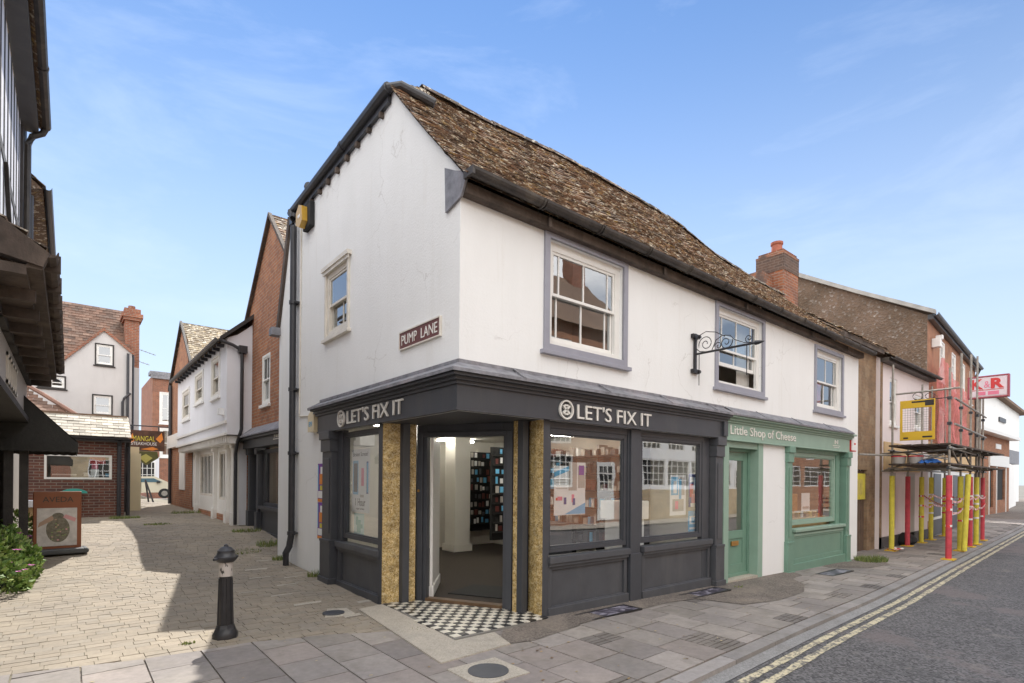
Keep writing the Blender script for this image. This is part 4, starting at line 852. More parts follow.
m=MB(); P,Wd,Ld=plan((-4.6,13.75,2.68),(-1.72,13.75,2.68),(-4.6,14.75,3.32)); tiles(m,P,Wd,Ld,.25,.16,SLATE,rough=.008); m.box(-4.6,-1.75,14.72,14.95,3.25,3.36); m.face([(-4.6,13.8,2.64),(-1.75,13.8,2.64),(-1.75,14.9,3.3),(-4.6,14.9,3.3)]); m.face([(-1.75,13.75,2.62),(-1.75,15,3.3),(-1.75,19.5,3.3),(-1.75,19.5,2.62)]); m.face([(-4.6,14.9,3.3),(-1.75,14.9,3.3),(-1.75,19.5,3.3),(-4.6,19.5,3.3)])
m.build('roof',slate,B7,recalc=False)
m=MB(); halfgutter(m,(-4.6,13.72,2.66),(-1.68,13.72,2.66),.06,(0,1,0)); m.box(-4.6,-1.72,13.78,14.0,2.56,2.64); m.build('gutter',pipe,B7)
for (x,y) in ((-1.98,13.92),(-1.76,14.15)):
    m=MB(); m.tube([(x,y-.15,2.6),(x,y,2.45),(x,y,.32)],.05,8); m.build('downpipe',pipe,B7,smooth=True)
m=MB(); P,Wd,Ld=plan((-7,18.6,3.4),(-2.6,18.6,3.4),(-7,21.2,5.3)); tiles(m,P,Wd,Ld,.25,.2,TILER,skip=lambda u,v:u>1.75+2.5*(1-v/Ld)); m.col=(.2,.11,.08); m.tube([(-2.6,18.55,3.46),(-3.8,19.85,4.42),(-5.1,21.15,5.36)],.07,6); m.face([(-7,18.7,3.3),(-2.75,18.7,3.3),(-5.3,21.2,5.15),(-7,21.2,5.15)]); m.face([(-7,18.8,.4),(-2.6,18.8,.4),(-2.6,18.8,3.4),(-7,18.8,3.4)]); m.face([(-2.6,18.8,.4),(-2.6,22,.4),(-2.6,22,3.4),(-2.6,18.8,3.4)])
o=solo(m,'outbuilding_roof',[tiler],(-4.8,18.7,.4),'brown tiled hipped lean-to roof between the low brick shop and the gabled house','lean-to',recalc=False)
# passage fronts beyond the low shop
m=MB(); m.box(-1.6,-1.25,16.6,17.0,.4,2.35); cr_=paint('cream_render',(.68,.58,.38),.8,.05,2); solo(m,'cream_pier',[cr_],(-1.4,16.8,.4),'nearer of two tall cream piers on the left beyond the low brick shop','gate pier'); m=MB(); m.box(-1.45,-1.05,19.6,19.9,.4,2.7); solo(m,'cream_pier',[cr_],(-1.25,19.7,.4),'farther of two tall cream piers on the left, beside the far car','gate pier')
for y,l in ((15.9,'nearer dark timber post just beyond the corner of the low brick shop'),(17.6,'farther dark timber post between the two cream piers')): m=MB(); m.box(-1.75,-1.6,y,y+.12,.4,2.7); solo(m,'black_post',[timber],(-1.7,y,.4),l,'post')

# ---------------- timber framed building at far left ----------------
B8=thing('timber_framed_building',(-4,4,.05),'black and white timber framed building with weathered eaves at the left edge','building')
u=PXE(-3.72)
m=MB(); wall(m,u,-1,7.6,3.5,7.4); m.face([(-3.72,7.6,2.6),(-6.5,7.6,2.6),(-6.5,7.6,7.6),(-3.72,7.6,7.6)]); m.face([(-3.72,-1,2.6),(-6.5,-1,2.6),(-6.5,-1,7.6),(-3.72,-1,7.6)]); m.build('upper_wall',bluewhite,B8,recalc=False)
m=MB()
for k in range(17): yy=-.9+k*.5; m.pbox(u,yy,yy+.10,3.55,7.4,-.02,.008)
m.pbox(u,-1,7.6,5.5,5.64,-.02,.01); m.pbox(u,-1,7.6,3.5,3.72,-.02,.02); m.box(-3.8,-3.68,7.45,7.64,3.5,7.4)
m.hexa([u(4.6,5.5,.0),u(4.75,5.5,.0),u(6.6,3.7,.0),u(6.45,3.7,.0),u(4.6,5.5,.045),u(4.75,5.5,.045),u(6.6,3.7,.045),u(6.45,3.7,.045)])
m.build('timber_frame',timber,B8)
m=MB(); m.face([(-3.72,-1,7.45),(-3.5,-1,7.45),(-3.5,7.75,7.45),(-3.72,7.75,7.45)]); m.face([(-3.5,-1,7.45),(-3.5,-1,7.62),(-3.5,7.75,7.62),(-3.5,7.75,7.45)]); m.face([(-3.72,7.75,7.45),(-3.5,7.75,7.45),(-3.5,7.75,7.62),(-6.5,7.75,9.4),(-6.5,7.75,7.45)]); m.build('eaves_soffit',dark2,B8,recalc=False)
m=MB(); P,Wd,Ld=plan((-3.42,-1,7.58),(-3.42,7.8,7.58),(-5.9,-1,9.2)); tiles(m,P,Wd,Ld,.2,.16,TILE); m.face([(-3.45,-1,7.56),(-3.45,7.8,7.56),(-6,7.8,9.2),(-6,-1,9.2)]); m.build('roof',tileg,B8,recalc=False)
m=MB(); halfgutter(m,(-3.40,-1,7.6),(-3.40,7.7,7.6),.065,(1,0,0)); 
for y in (2.5,4.2,5.9): m.tube([(-3.4,y,7.6),(-3.4,y+.05,7.6)],.075,10)
m.tube([(-3.4,7.7,7.6),(-3.45,7.72,7.48),(-3.58,7.72,7.38),(-3.64,7.7,7.2),(-3.64,7.7,3.8)],.05,8); m.build('gutter',gutter_m,B8,smooth=True)
# pentice roof above the shop
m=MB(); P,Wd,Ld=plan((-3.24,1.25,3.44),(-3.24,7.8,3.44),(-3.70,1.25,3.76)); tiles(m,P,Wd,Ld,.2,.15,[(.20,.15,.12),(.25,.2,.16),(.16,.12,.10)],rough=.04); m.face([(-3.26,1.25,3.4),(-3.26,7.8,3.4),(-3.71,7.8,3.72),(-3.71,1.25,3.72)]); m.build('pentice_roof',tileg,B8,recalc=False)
m=MB(); halfgutter(m,(-3.20,1.25,3.45),(-3.20,7.85,3.45),.06,(1,0,0)); m.box(-3.34,-3.24,1.25,7.8,3.28,3.42); m.prism([(-3.24,1.22,3.3),(-3.2,1.22,3.42),(-3.72,1.22,3.8),(-3.72,1.22,3.6),(-3.5,1.22,3.35)],(0,.12,0)); 
for k in range(10): m.box(-3.26,-3.13,k*.66+1.5,k*.66+1.56,3.36,3.5)
m.prism([(-3.25,7.75,3.36),(-3.25,7.82,3.46),(-3.75,7.82,3.8),(-3.75,7.75,3.68)],(0,0,.06)); m.build('pentice_gutter',oldwood,B8)
m=MB(); m.box(-3.95,-3.34,1.25,7.78,3.22,3.30); m.build('pentice_soffit',oldwood,B8)
for k in range(9): m=MB(); m.box(-3.62,-3.30,1.7+k*.72,1.78+k*.72,3.12,3.22); m.build('rafter',oldwood,B8)
gw=PXE(-3.98); m=MB(); wall(m,gw,-1,7.7,.0,3.3,[(-.5,6.2,.6,2.3)],rev=.1); m.face([(-3.98,7.7,0),(-6.5,7.7,0),(-6.5,7.7,3.3),(-3.98,7.7,3.3)]); m.build('shop_wall',timber,B8,recalc=False)
m=MB(); m.pbox(gw,-1,7.6,2.5,3.15,.0,.36); f8=m.build('shop_fascia',greyprint,B8)
m=MB(); m.pbox(gw,-1,7.65,2.44,2.52,0,.42); m.pbox(gw,-1,7.65,3.12,3.2,0,.42); m.build('fascia_moulding',timber,B8)
m=MB()
for k in range(5): y0=5.0-k*.32; m.pbox(gw,y0,y0+.035,2.65,3.0,.36,.38); m.pbox(gw,y0,y0+.2,2.65,2.69,.36,.38); m.pbox(gw,y0,y0+.2,2.96,3.0,.36,.38)
m.build('fascia_relief',offw,f8)
q=MB(); q.face([gw(-.5,.6,-.06),gw(6.2,.6,-.06),gw(6.2,2.3,-.06),gw(-.5,2.3,-.06)]); q.build('shop_window',glass,B8,recalc=False); q=MB(); q.face([gw(-.5,.5,-.8),gw(6.2,.5,-.8),gw(6.2,2.4,-.8),gw(-.5,2.4,-.8)]); q.build('shop_window_back',room,B8,recalc=False)
for (x,y) in ((-3.80,6.98),(-3.62,6.98)):
    m=MB(); m.box(x-.055,x+.055,y,y+.11,.1,2.1); m.build('shop_post',timber,B8)
m=MB(); m.box(-3.95,-3.85,7.55,7.68,.2,3.2); m.build('corner_post',timber,B8)
# awning
m=MB(); T=[(-3.93,6.85,3.15),(-3.93,8.6,3.15)]
m.face([(-3.93,6.85,3.2),(-2.96,6.85,2.17),(-2.96,8.6,2.17),(-3.93,8.6,3.2)]); m.face([(-3.93,6.85,3.2),(-3.93,6.85,2.17),(-2.96,6.85,2.17)]); m.face([(-3.93,8.6,3.2),(-3.93,8.6,2.17),(-2.96,8.6,2.17)])
for (a,b) in (((-3.93,6.85),(-2.96,6.85)),((-2.96,6.85),(-2.96,8.6)),((-2.96,8.6),(-3.93,8.6))):
    n=8
    for k in range(n):
        p=Vector(a).lerp(Vector(b),k/n); q=Vector(a).lerp(Vector(b),(k+1)/n); m.face([(p.x,p.y,2.17),(q.x,q.y,2.17),(q.x,q.y,2.00),((p.x+q.x)/2,(p.y+q.y)/2,1.985),(p.x,p.y,2.00)])
aw=paint('black_canvas',(.028,.026,.024),.8,.3,2,.4,.01,25,stain=((.09,.085,.075),.5))
o=solo(m,'shop_awning',[aw],(-3.93,7.6,2.2),'black canvas awning over the shop at the left edge','awning',recalc=False); sd=o.modifiers.new('s','SOLIDIFY'); sd.thickness=.012
# second building beyond (upper eaves seen past the first)
B9=thing('second_timber_building',(-3.9,10,.3),'narrow building beyond the timber framed one, only upper eaves and pipes showing','building')
m=MB(); wall(m,PXE(-3.85),7.8,12.6,.3,6.7); m.face([(-3.85,12.6,.3),(-6.5,12.6,.3),(-6.5,12.6,6.8),(-3.85,12.6,6.8)]); m.face([(-3.85,7.9,3.3),(-6.5,7.9,3.3),(-6.5,7.9,6.8),(-3.85,7.9,6.8)]); m.build('wall',greyprint,B9,recalc=False)
m=MB(); P,Wd,Ld=plan((-3.42,7.9,6.66),(-3.42,12.3,6.66),(-5.2,7.9,8.2)); tiles(m,P,Wd,Ld,.2,.16,TILE); m.face([(-3.45,7.9,6.6),(-3.45,12.3,6.6),(-5.2,12.3,8.15),(-5.2,7.9,8.15)]); m.face([(-3.45,7.9,6.58),(-3.45,12.3,6.58),(-3.85,12.3,6.5),(-3.85,7.9,6.5)]); m.face([(-3.45,7.9,6.6),(-5.2,7.9,8.2),(-5.2,7.9,6.5),(-3.85,7.9,6.5)]); m.build('roof',tileg,B9,recalc=False)
m=MB(); halfgutter(m,(-3.38,7.9,6.66),(-3.38,12.35,6.66),.06,(1,0,0)); m.tube([(-3.72,8.2,6.5),(-3.72,8.2,3.6)],.045,8); m.tube([(-3.60,8.05,6.5),(-3.60,8.05,3.9)],.03,8); m.tube([(-3.72,7.95,8.6),(-3.72,7.95,6.8)],.06,8); m.build('gutter',pipe,B9,smooth=True)

# ---------------- right: narrow brown brick bay, pink house, flint house ----------------
B10=thing('brown_brick_bay',(12.6,.5,-.2),'narrow brown brick bay with slatted gate, left of the pale pink house','building')
m=MB(); py=PY(.5); wall(m,py,11.12,13.95,-.25,5.25,[(11.6,13.35,-.25,1.95)],rev=.15); m.build('wall',brick_br,B10,recalc=False)
m=MB(); m.box(11.6,13.35,.6,.65,-.22,1.9); 
for k in range(14): x=11.6+k*.125; m.box(x+.01,x+.105,.57,.6,-.2,1.93)
m.build('slatted_gate',paint('brown_gate',(.13,.085,.06),.7,.2,5,.4,.01,30),B10)
m=MB()
m.box(11.6,13.35,.585,.6,1.9,1.92)
for k in range(10): x=11.7+k*.17; m.tube([(x,.59,1.9),(x,.59,2.1)],.012,6)
m.build('gate_spikes',pipe,B10)
m=MB(); P,Wd,Ld=plan((11.3,.25,5.2),(14.05,.25,5.2),(11.3,2.1,6.5)); tiles(m,P,Wd,Ld,.17,.11,TILE,rough=.03); m.face([(11.3,.3,5.15),(14.1,.3,5.15),(14.1,2.1,6.45),(11.3,2.1,6.45)]); m.face([(11.3,.3,4.5),(11.3,2.1,6.45),(11.3,2.1,4.5)]); m.face([(11.3,2.1,6.45),(14.1,2.1,6.45),(14.1,6,4.6),(11.3,6,4.6)]); m.build('roof',tileg,B10,recalc=False)
m=MB(); m.box(11.12,13.95,.3,.5,5.08,5.2); m.build('eaves_board',oldwood,B10)
m=MB(); cx,cy=12.2,2.35; m.box(11.95,12.85,2.1,2.85,5.9,7.85); m.box(11.93,12.87,2.08,2.87,7.85,7.91); m.box(11.98,12.82,2.13,2.82,7.93,8.0); m.box(11.3,11.95,2.4,2.9,5.9,7.3); ch=m.build('chimney',brick_ch,B10); m=MB(); m.box(11.935,12.865,2.085,2.865,7.42,7.85); m.build('sooty_top',brick('soot_black_brick',(.12,.075,.055),(.08,.055,.045),(.16,.12,.1)),ch)
m=MB(); m.lathe([(.16,8.0),(.15,8.04),(.14,8.25),(.165,8.28),(.165,8.34),(.12,8.34)],(12.3,2.45,0),14); m.build('chimney_pot',paint('terracotta',(.33,.10,.06),.7,.15,5),ch)
B11=thing('pink_house',(16,.4,-.2),'pale pink rendered two-storey house behind the scaffold','building')
py=PY(.4); hs=[(14.75,15.4,3.25,4.58),(17.1,17.85,3.3,4.35)]
m=MB(); wall(m,py,13.95,18.6,-.2,5.0,hs,rev=.1); m.face([(13.95,.4,-.2),(13.95,6,-.2),(13.95,6,5.2),(13.95,2.3,6.35),(13.95,.4,5.0)]); m.build('wall',pink_wall,B11,recalc=False)
for h in hs: sash(B11,py,*h,vb=(.5,),w=.07,set_=.02,roomd=.5)
m=MB(); m.pbox(py,13.96,18.6,-.25,.12,0,.02); m.build('dark_plinth',dark2,B11)
m=MB(); m.pbox(py,13.96,14.1,-.2,5.0,0,.02); m.build('rough_quoin',brick_br,B11)
m=MB(); P,Wd,Ld=plan((14.0,.12,5.02),(18.75,.12,5.02),(14.0,2.2,6.5)); tiles(m,P,Wd,Ld,.2,.14,TILE,rough=.03); m.face([(14.0,.15,5.0),(18.75,.15,5.0),(18.75,2.2,6.45),(14,2.2,6.45)]); m.face([(14,2.2,6.45),(18.75,2.2,6.45),(18.75,6,4.6),(14,6,4.6)]); m.build('roof',tileg,B11,recalc=False)
m=MB(); halfgutter(m,(13.95,.1,5.0),(18.7,.1,5.0),.06,(0,1,0)); m.box(13.95,18.6,.2,.4,4.9,5.0); m.build('gutter',gutter_m,B11)
m=MB(); m.pbox(py,14.25,17.6,1.95,2.75,.005,.03); m.build('fascia_board',ply,B11)
m=MB(); m.pbox(py,14.8,15.3,.3,1.9,-.01,.01); m.pbox(py,16.3,17.1,-.1,1.9,.0,.02); m.build('blanked_window',greyprint,B11)
B12=thing('flint_gabled_building',(22,1,-.2),'tall building with a brown flint gable wall and orange brick street front behind red netting','building')
# frontage turns slightly with the street
FB=Plane((18.75,.48,0),(1,.075,0),(.075,-1,0)); hs=[(2.3,3.1,5.3,6.7),(4.9,5.7,5.3,6.7),(7.5,8.3,5.3,6.7),(10.0,10.7,5.3,6.7),(2.3,3.1,3.0,4.3)]
m=MB(); wall(m,FB,0,12.0,-.2,7.15,hs,rev=.1); e=FB(12.0,0); m.face([(e.x,e.y,-.2),(e.x,9,-.2),(e.x,9,7.2),(e.x,5,9.9),(e.x,e.y,7.15)])
m.build('front_wall',brick_or,B12,recalc=False)
m=MB(); m.face([(18.75,.48,-.2),(18.75,9.5,-.2),(18.75,9.5,7.2),(18.75,4.9,9.75),(18.75,2.5,8.36),(18.75,.48,7.15)]); m.build('flint_gable',flint,B12,recalc=False)
m=MB(); m.face([(18.6,.3,7.2),(e.x+.1,e.y-.25,7.2),(e.x+.1,5,9.95),(18.6,4.9,9.85)]); m.face([(18.6,4.9,9.85),(e.x+.1,5,9.95),(e.x+.1,9.5,7.2),(18.6,9.5,7.2)]); m.build('roof',slate,B12,recalc=False)
m=MB(); m.prism([(18.6,.25,7.12),(18.6,2.5,8.36),(18.6,4.9,9.75),(18.6,9.5,7.2),(18.6,9.5,7.32),(18.6,4.9,9.92),(18.6,2.5,8.5),(18.6,.25,7.26)],(.16,0,0)); m.build('verge',paint('grey_verge',(.38,.37,.35),.7,.2,3),B12)
m=MB(); halfgutter(m,FB(-.1,7.16,.22),FB(12.1,7.16,.22),.09,(0,1,0)); m.pbox(FB,0,12,7.0,7.16,0,.16); m.tube([FB(11.8,7.1,.2),FB(11.8,6.8,.08),FB(11.8,-.1,.08)],.06,8); m.build('gutter',pipe,B12)
for h in hs: sash(B12,FB,*h,vb=(.5,),hb=(.5,),w=.09,set_=.0,roomd=.5,surround=(wht,.05))
m=MB(); m.pbox(FB,1.0,11.6,-.2,.35,0,.03); m.pbox(FB,.2,11.8,.35,2.1,0,.02,1); m.pbox(FB,.0,12,2.1,3.0,.005,.05,2); m.build('hoarding',[dark2,wht,ply],B12)
m=MB()
for k in range(5): m.pbox(FB,1.2+k*2.1,2.6+k*2.1,.45,1.95,.02,.035)
m.build('ground_floor_window',dark,B12)
m=MB(); c=FB(11.0,0,-2); m.box(c.x-.4,c.x+.4,c.y-.4,c.y+.4,7.5,9.1); m.box(c.x-.46,c.x+.46,c.y-.46,c.y+.46,9.1,9.3); m.build('chimney',brick_ch,B12)
B13=thing('brick_corner_shop',(38,2,-.2),'single-storey brown brick shop with white sign band beyond the flint building','building')
q=PY(2.2); m=MB(); wall(m,q,33.5,45.5,-.2,4.5,[(39.2,40.4,.2,2.6),(41.6,44,.6,2.6)],rev=.15); m.face([(33.5,2.2,-.2),(33.5,9,-.2),(33.5,9,4.5),(33.5,2.2,4.5)]); m.build('wall',brick_or,B13,recalc=False)
m=MB(); m.pbox(q,38.6,45.5,-.2,4.48,.0,.02); 
m=MB(); m.prism([(33.1,1.7,4.5),(46,1.7,4.5),(46,1.7,4.7),(33.1,1.7,4.7)],(0,.5,0)); m.face([(33.2,1.8,4.7),(46,1.8,4.7),(46,5.5,6.2),(33.2,5.5,6.2)]); m.face([(33.2,1.8,4.7),(33.2,5.5,6.2),(33.2,9,4.7)]); m.build('roof',wht,B13,recalc=False)
m=MB(); m.pbox(q,39.0,45,2.7,3.4,0,.08); m.pbox(q,41,42.6,3.8,4.1,0,.03); m.build('shop_fascia',wht,B13)
m=MB(); m.pbox(q,39.2,40.4,-.2,2.6,-.14,-.1); m.pbox(q,41.6,44,.6,2.6,-.14,-.1); m.build('shop_window',blk,B13)
for u0 in (39.0,41.2,44.2):
    m=MB(); m.pbox(q,u0,u0+.15,-.2,2.7,0,.04); m.build('shop_post',wht,B13)
GG=(50,62,74.5,9.3,9.55,9.3); WG0,WGM,WG1,ZG0,ZGM,ZG1=GG
B14=thing('white_building',(60,6,-.2),'large cream white building rising behind the single-storey brick shop','building')
m=MB(); m.face([(WG0,5.5,-.2),(WG1,5.5,-.2),(WG1,5.5,ZG1),(WGM,5.5,ZGM),(WG0,5.5,ZG0)]); m.face([(WG0,5.5,-.2),(WG0,14,-.2),(WG0,14,ZG0),(WG0,5.5,ZG0)]); m.build('wall',white_wall,B14,recalc=False)
m=MB(); 
for (xa,za,xb,zb_) in ((WG0-.6,ZG0-.3,WGM,ZGM),(WGM,ZGM,WG1+1.2,ZG1-.35)): m.hexa([(xa,5,za),(xb,5,zb_),(xb,14,zb_),(xa,14,za),(xa,5,za+.25),(xb,5,zb_+.25),(xb,14,zb_+.25),(xa,14,za+.25)])
pass; m.build('roof',tiler,B14)
m=MB(); m.box(WGM+1.5,WGM+4.5,5.38,5.48,ZGM-2.1,ZGM-1.7); m.build('dark_sign',dark2,B14)
m=MB(); 
for k in range(12): m.box(46.2+k*1.1,47.25+k*1.1,2.6+k*.1,2.66+k*.1,-.3,3.1+.05*(k%2))
solo(m,'white_fence',[white_wall],(50,2.6,-.2),'white boarded fence at the far end of the street on the right','fence')
m=MB(); m.box(44.6,60,3.6,9,3.3,4.4); solo(m,'dark_shed',[lead],(52,6,3),'dark flat-topped shed behind the white boarded fence','shed')
# ---------------- opposite side of the street (seen in the glass) ----------------
def cottage(x0,x1,mat,label,winx,doorx,ridge,yf=-10.6,e=4.8,up=0,base=None,wide=1.5):
    Bo=thing('opposite_cottage',((x0+x1)/2,yf,-.1),label,'building','buildings across the street')
    pn=PYN(yf); hs=[(w,w+1.3,3.1,4.4) for w in winx]+[(w-.1,w-.1+wide,1.35,2.65) for w in winx if abs(w-doorx)>1.5]+([(w,w+1.3,up,up+1.4) for w in winx] if up else [])
    m=MB(); wall(m,pn,x0,x1,-.2,e,hs,rev=.1); m.face([(x0,yf,-.2),(x0,yf-7,-.2),(x0,yf-7,e),(x0,yf-3,ridge),(x0,yf,e)]); m.face([(x1,yf,-.2),(x1,yf-7,-.2),(x1,yf-7,e),(x1,yf-3,ridge),(x1,yf,e)]); m.build('wall',mat,Bo,recalc=False)
    for h in hs:
        f=MB(); frame(f,pn,*h,.07,-.08,-.02)
        for k in (1,2,3): uu=h[0]+(h[1]-h[0])*k/4; f.pbox(pn,uu-.02,uu+.02,h[2]+.05,h[3]-.05,-.07,-.03)
        for k in (1,2,3): zz=h[2]+(h[3]-h[2])*k/4; f.pbox(pn,h[0]+.05,h[1]-.05,zz-.018,zz+.018,-.065,-.035)
        fo=f.build('paned_window',wht,Bo); qq=MB(); qq.face([pn(h[0],h[2],-.09),pn(h[1],h[2],-.09),pn(h[1],h[3],-.09),pn(h[0],h[3],-.09)]); qq.build('dark_pane',blk,fo)
    m=MB(); m.pbox(pn,doorx,doorx+1.1,-.1,2.4,-.02,.03); 
    for i in range(3):
        for k in range(3): m.pbox(pn,doorx+.15+i*.28,doorx+.37+i*.28,1.3+k*.32,1.57+k*.32,.03,.035,1)
    m.build('door',[wht,blk],Bo)
    if base: m=MB(); m.pbox(pn,x0,x1,-.2,1.2,.0,.06); m.build('stone_base',base,Bo)
    m=MB(); m.face([(x0-.1,yf+.3,e-.1),(x1+.1,yf+.3,e-.1),(x1+.1,yf-3,ridge),(x0-.1,yf-3,ridge)]); m.face([(x0-.1,yf-7.3,e-.2),(x1+.1,yf-7.3,e-.2),(x1+.1,yf-3,ridge),(x0-.1,yf-3,ridge)]); m.build('roof',tiler,Bo,recalc=False)
    m=MB(); m.box(x1-1.3,x1-.5,yf-3.3,yf-2.6,ridge-.6,ridge+1.3); m.build('chimney',brick_red,Bo)
stoneb=brick('pale_stone_block',(.52,.42,.27),(.44,.35,.22),(.5,.44,.34),w=.4,h=.2)
cottage(-13,-3,brick_red,'brick cottage across the street, leftmost of the terrace behind the viewer',[-12,-9,-6],-7.5,7.6)
cottage(-3,8,stoneb,'pale stone cottage across the street with a steep brown roof',[-2.0,1.4,4.2],6.8,7.8)
cottage(8,16.6,brick_or,'tall brick and tile house across the street facing the charcoal shopfront',[9,11.4],14.2,11.2,e=8.0,up=5.9)
cottage(16.6,27,white_wall,'low white cottage across the street with wide paned windows over stone',[17.4,19.4,21.4,23.9],26,7.0,e=4.9,base=stoneb,wide=1.8)
cottage(27,48,brick_or,'long orange brick cottage across the street facing the scaffold',[29,34,40.5],46,7.6,-10.2,wide=4.4)
mb=sheet('far_pavement',frange(-30,60,3),lambda x:(-10.7,-9.0),slabm,.0,1); struct(mb,'far_pavement',concrete)
# ---------------- street name sign, alarms, fittings ----------------
t=thing('street_name_sign',(0,.79,3.24),'maroon PUMP LANE street name plate with white letters on the white gable wall','street sign')
m=MB(); m.pbox(LANE,.34,1.24,3.14,3.335,.002,.022); m.build('plate',maroon,t,bevel=.004)
m=MB(); frame(m,LANE,.33,1.25,3.13,3.345,.014,.002,.03); m.build('rim',offw,t)
text('lettering','PUMP  LANE',LANET,-1.19,-.39,3.18,3.295,.023,letter,t,ext=.004)
t=thing('alarm_box',(-.1,4.5,5.8),'amber alarm box on a black mount beneath the lane gutter of the white gable','alarm box')
m=MB(); m.prism([(-.08,4.66,5.80),(-.08,4.66,6.0),(-.08,4.52,6.1),(-.08,4.38,6.04),(-.08,4.36,5.80),(-.08,4.5,5.72)],(-.09,0,0)); m.build('cover',yelbox,t,bevel=.01)
m=MB(); m.box(-.08,-.002,4.24,4.58,5.70,6.1); m.build('mount',blk,t,bevel=.01)
m=MB(); m.box(-.175,-.17,4.46,4.56,5.88,5.93); m.build('badge',whp,t)
t=thing('alarm_box',(-.01,4.05,2.36),'cream alarm box numbered 89 at the left end of the charcoal fascia','alarm box')
m=MB(); m.prism([(-.1,3.93,2.34),(-.1,4.2,2.34),(-.1,4.2,2.6),(-.1,4.05,2.68),(-.1,3.93,2.6)],(.098,0,0)); c=m.build('cover',paint('cream_plastic',(.7,.6,.4),.4,.05,3),t,bevel=.01)
text('number','89',Plane((-.1,0,0),(0,-1,0),(-1,0,0)),-4.15,-4.0,2.42,2.5,.001,skyb,c,ext=.003)
t=thing('alarm_box',(10.62,0,2.36),'white and red alarm box at the right end of the green fascia','alarm box')
m=MB(); m.pbox(STREET,10.5,10.72,2.33,2.62,.002,.09,0); m.pbox(STREET,10.49,10.73,2.31,2.33,.0,.095,1); m.pbox(STREET,10.485,10.50,2.33,2.62,.0,.07,1); m.build('cover',[whp,redp],t,bevel=.01); 
m=MB(); m.pbox(STREET,10.6,10.68,2.46,2.5,.09,.097); m.build('badge',redp,t)
# wrought iron bracket
t=thing('sign_bracket',(4.27,0,3.5),'empty black wrought iron hanging sign bracket with scrolls above the charcoal fascia','sign bracket')
m=MB(); m.box(4.25,4.29,-.04,-.004,3.24,3.84); 
for z in (3.27,3.80): m.box(4.18,4.36,-.05,-.003,z-.03,z+.03); m.tube([(4.2,-.05,z),(4.2,-.07,z)],.025,6); m.tube([(4.34,-.05,z),(4.34,-.07,z)],.025,6)
m.build('wall_plate',blackm,t)
m=MB(); m.tube([(4.27,-.03,3.53),(4.27,-.98,3.53)],.017,6); m.tube([(4.27,-.95,3.53),(4.27,-1.0,3.53),(4.27,-1.08,3.53)],[.035,.028,.004],6); m.build('arm',blackm,t)
def spiral(cy,cz,r0,turn,a0,sgn,n=40,k=.16):
    return [(4.27,cy+sgn*math.cos(a0+turn*2*math.pi*i/n)*r0*(1-i/n*(1-k)),cz+math.sin(a0+turn*2*math.pi*i/n)*r0*(1-i/n*(1-k))) for i in range(n+1)]
m=MB(); arc=[(4.27,-.03-.36*(1-math.cos(math.pi*i/12)),3.53+.30*math.sin(math.pi*(.15+.85*i/12))) for i in range(13)]
for pth in (spiral(-.2,3.66,.12,1.6,-.3,1),spiral(-.52,3.62,.10,1.5,2.9,1),spiral(-.40,3.59,.06,1.2,0,1),spiral(-.86,3.61,.055,1.3,-1.2,1),
    [(4.27,-.03,3.7),(4.27,-.08,3.80),(4.27,-.2,3.84),(4.27,-.36,3.80),(4.27,-.5,3.71)],[(4.27,-.3,3.55),(4.27,-.36,3.68),(4.27,-.46,3.73),(4.27,-.58,3.71),(4.27,-.64,3.64),(4.27,-.8,3.56),(4.27,-.9,3.55)],[(4.27,-.03,3.62),(4.27,-.1,3.56),(4.27,-.2,3.54)]):
    m.tube(pth,.0065,5)
m.build('scrollwork',blackm,t)
m=MB(); m.tube([(4.27,-.09,3.53),(4.27,-.09,3.05)],.006,5); m.build('hanging_rod',blackm,t); m=MB(); m.tube([(4.27,-.83,3.53),(4.27,-.83,3.1)],.006,5); m.build('hanging_rod',blackm,t)
# wall posters by the lane
for k,(z0,z1) in enumerate(((1.22,1.83),(.64,1.22))):
    t=thing('wall_poster',(-.005,3.8,z0),'upper bright purple and orange poster beside the lane pilaster' if k==0 else 'lower bright purple and orange poster beside the lane pilaster','poster','posters beside the lane pilaster')
    m=MB(); m.pbox(LANE,3.64,3.98,z0+.01,z1,.002,.008); m.build('sheet',purple,t)
    h=z1-z0; m=MB()
    for (a,b,c,d,mm) in ((3.64,3.98,.0,.08,0),(3.66,3.96,.1,.28,3),(3.66,3.88,.30,.42,1),(3.70,3.90,.45,.72,2),(3.72,3.86,.72,.90,3),(3.94,3.97,.3,.95,4)): m.pbox(LANE,a,b,z0+.01+c*h,z0+.01+d*h,.0085+.0005*mm,.0095+.0006*mm,mm)
    m.build('print',[orange,yel,orange,whp,skyb],t)
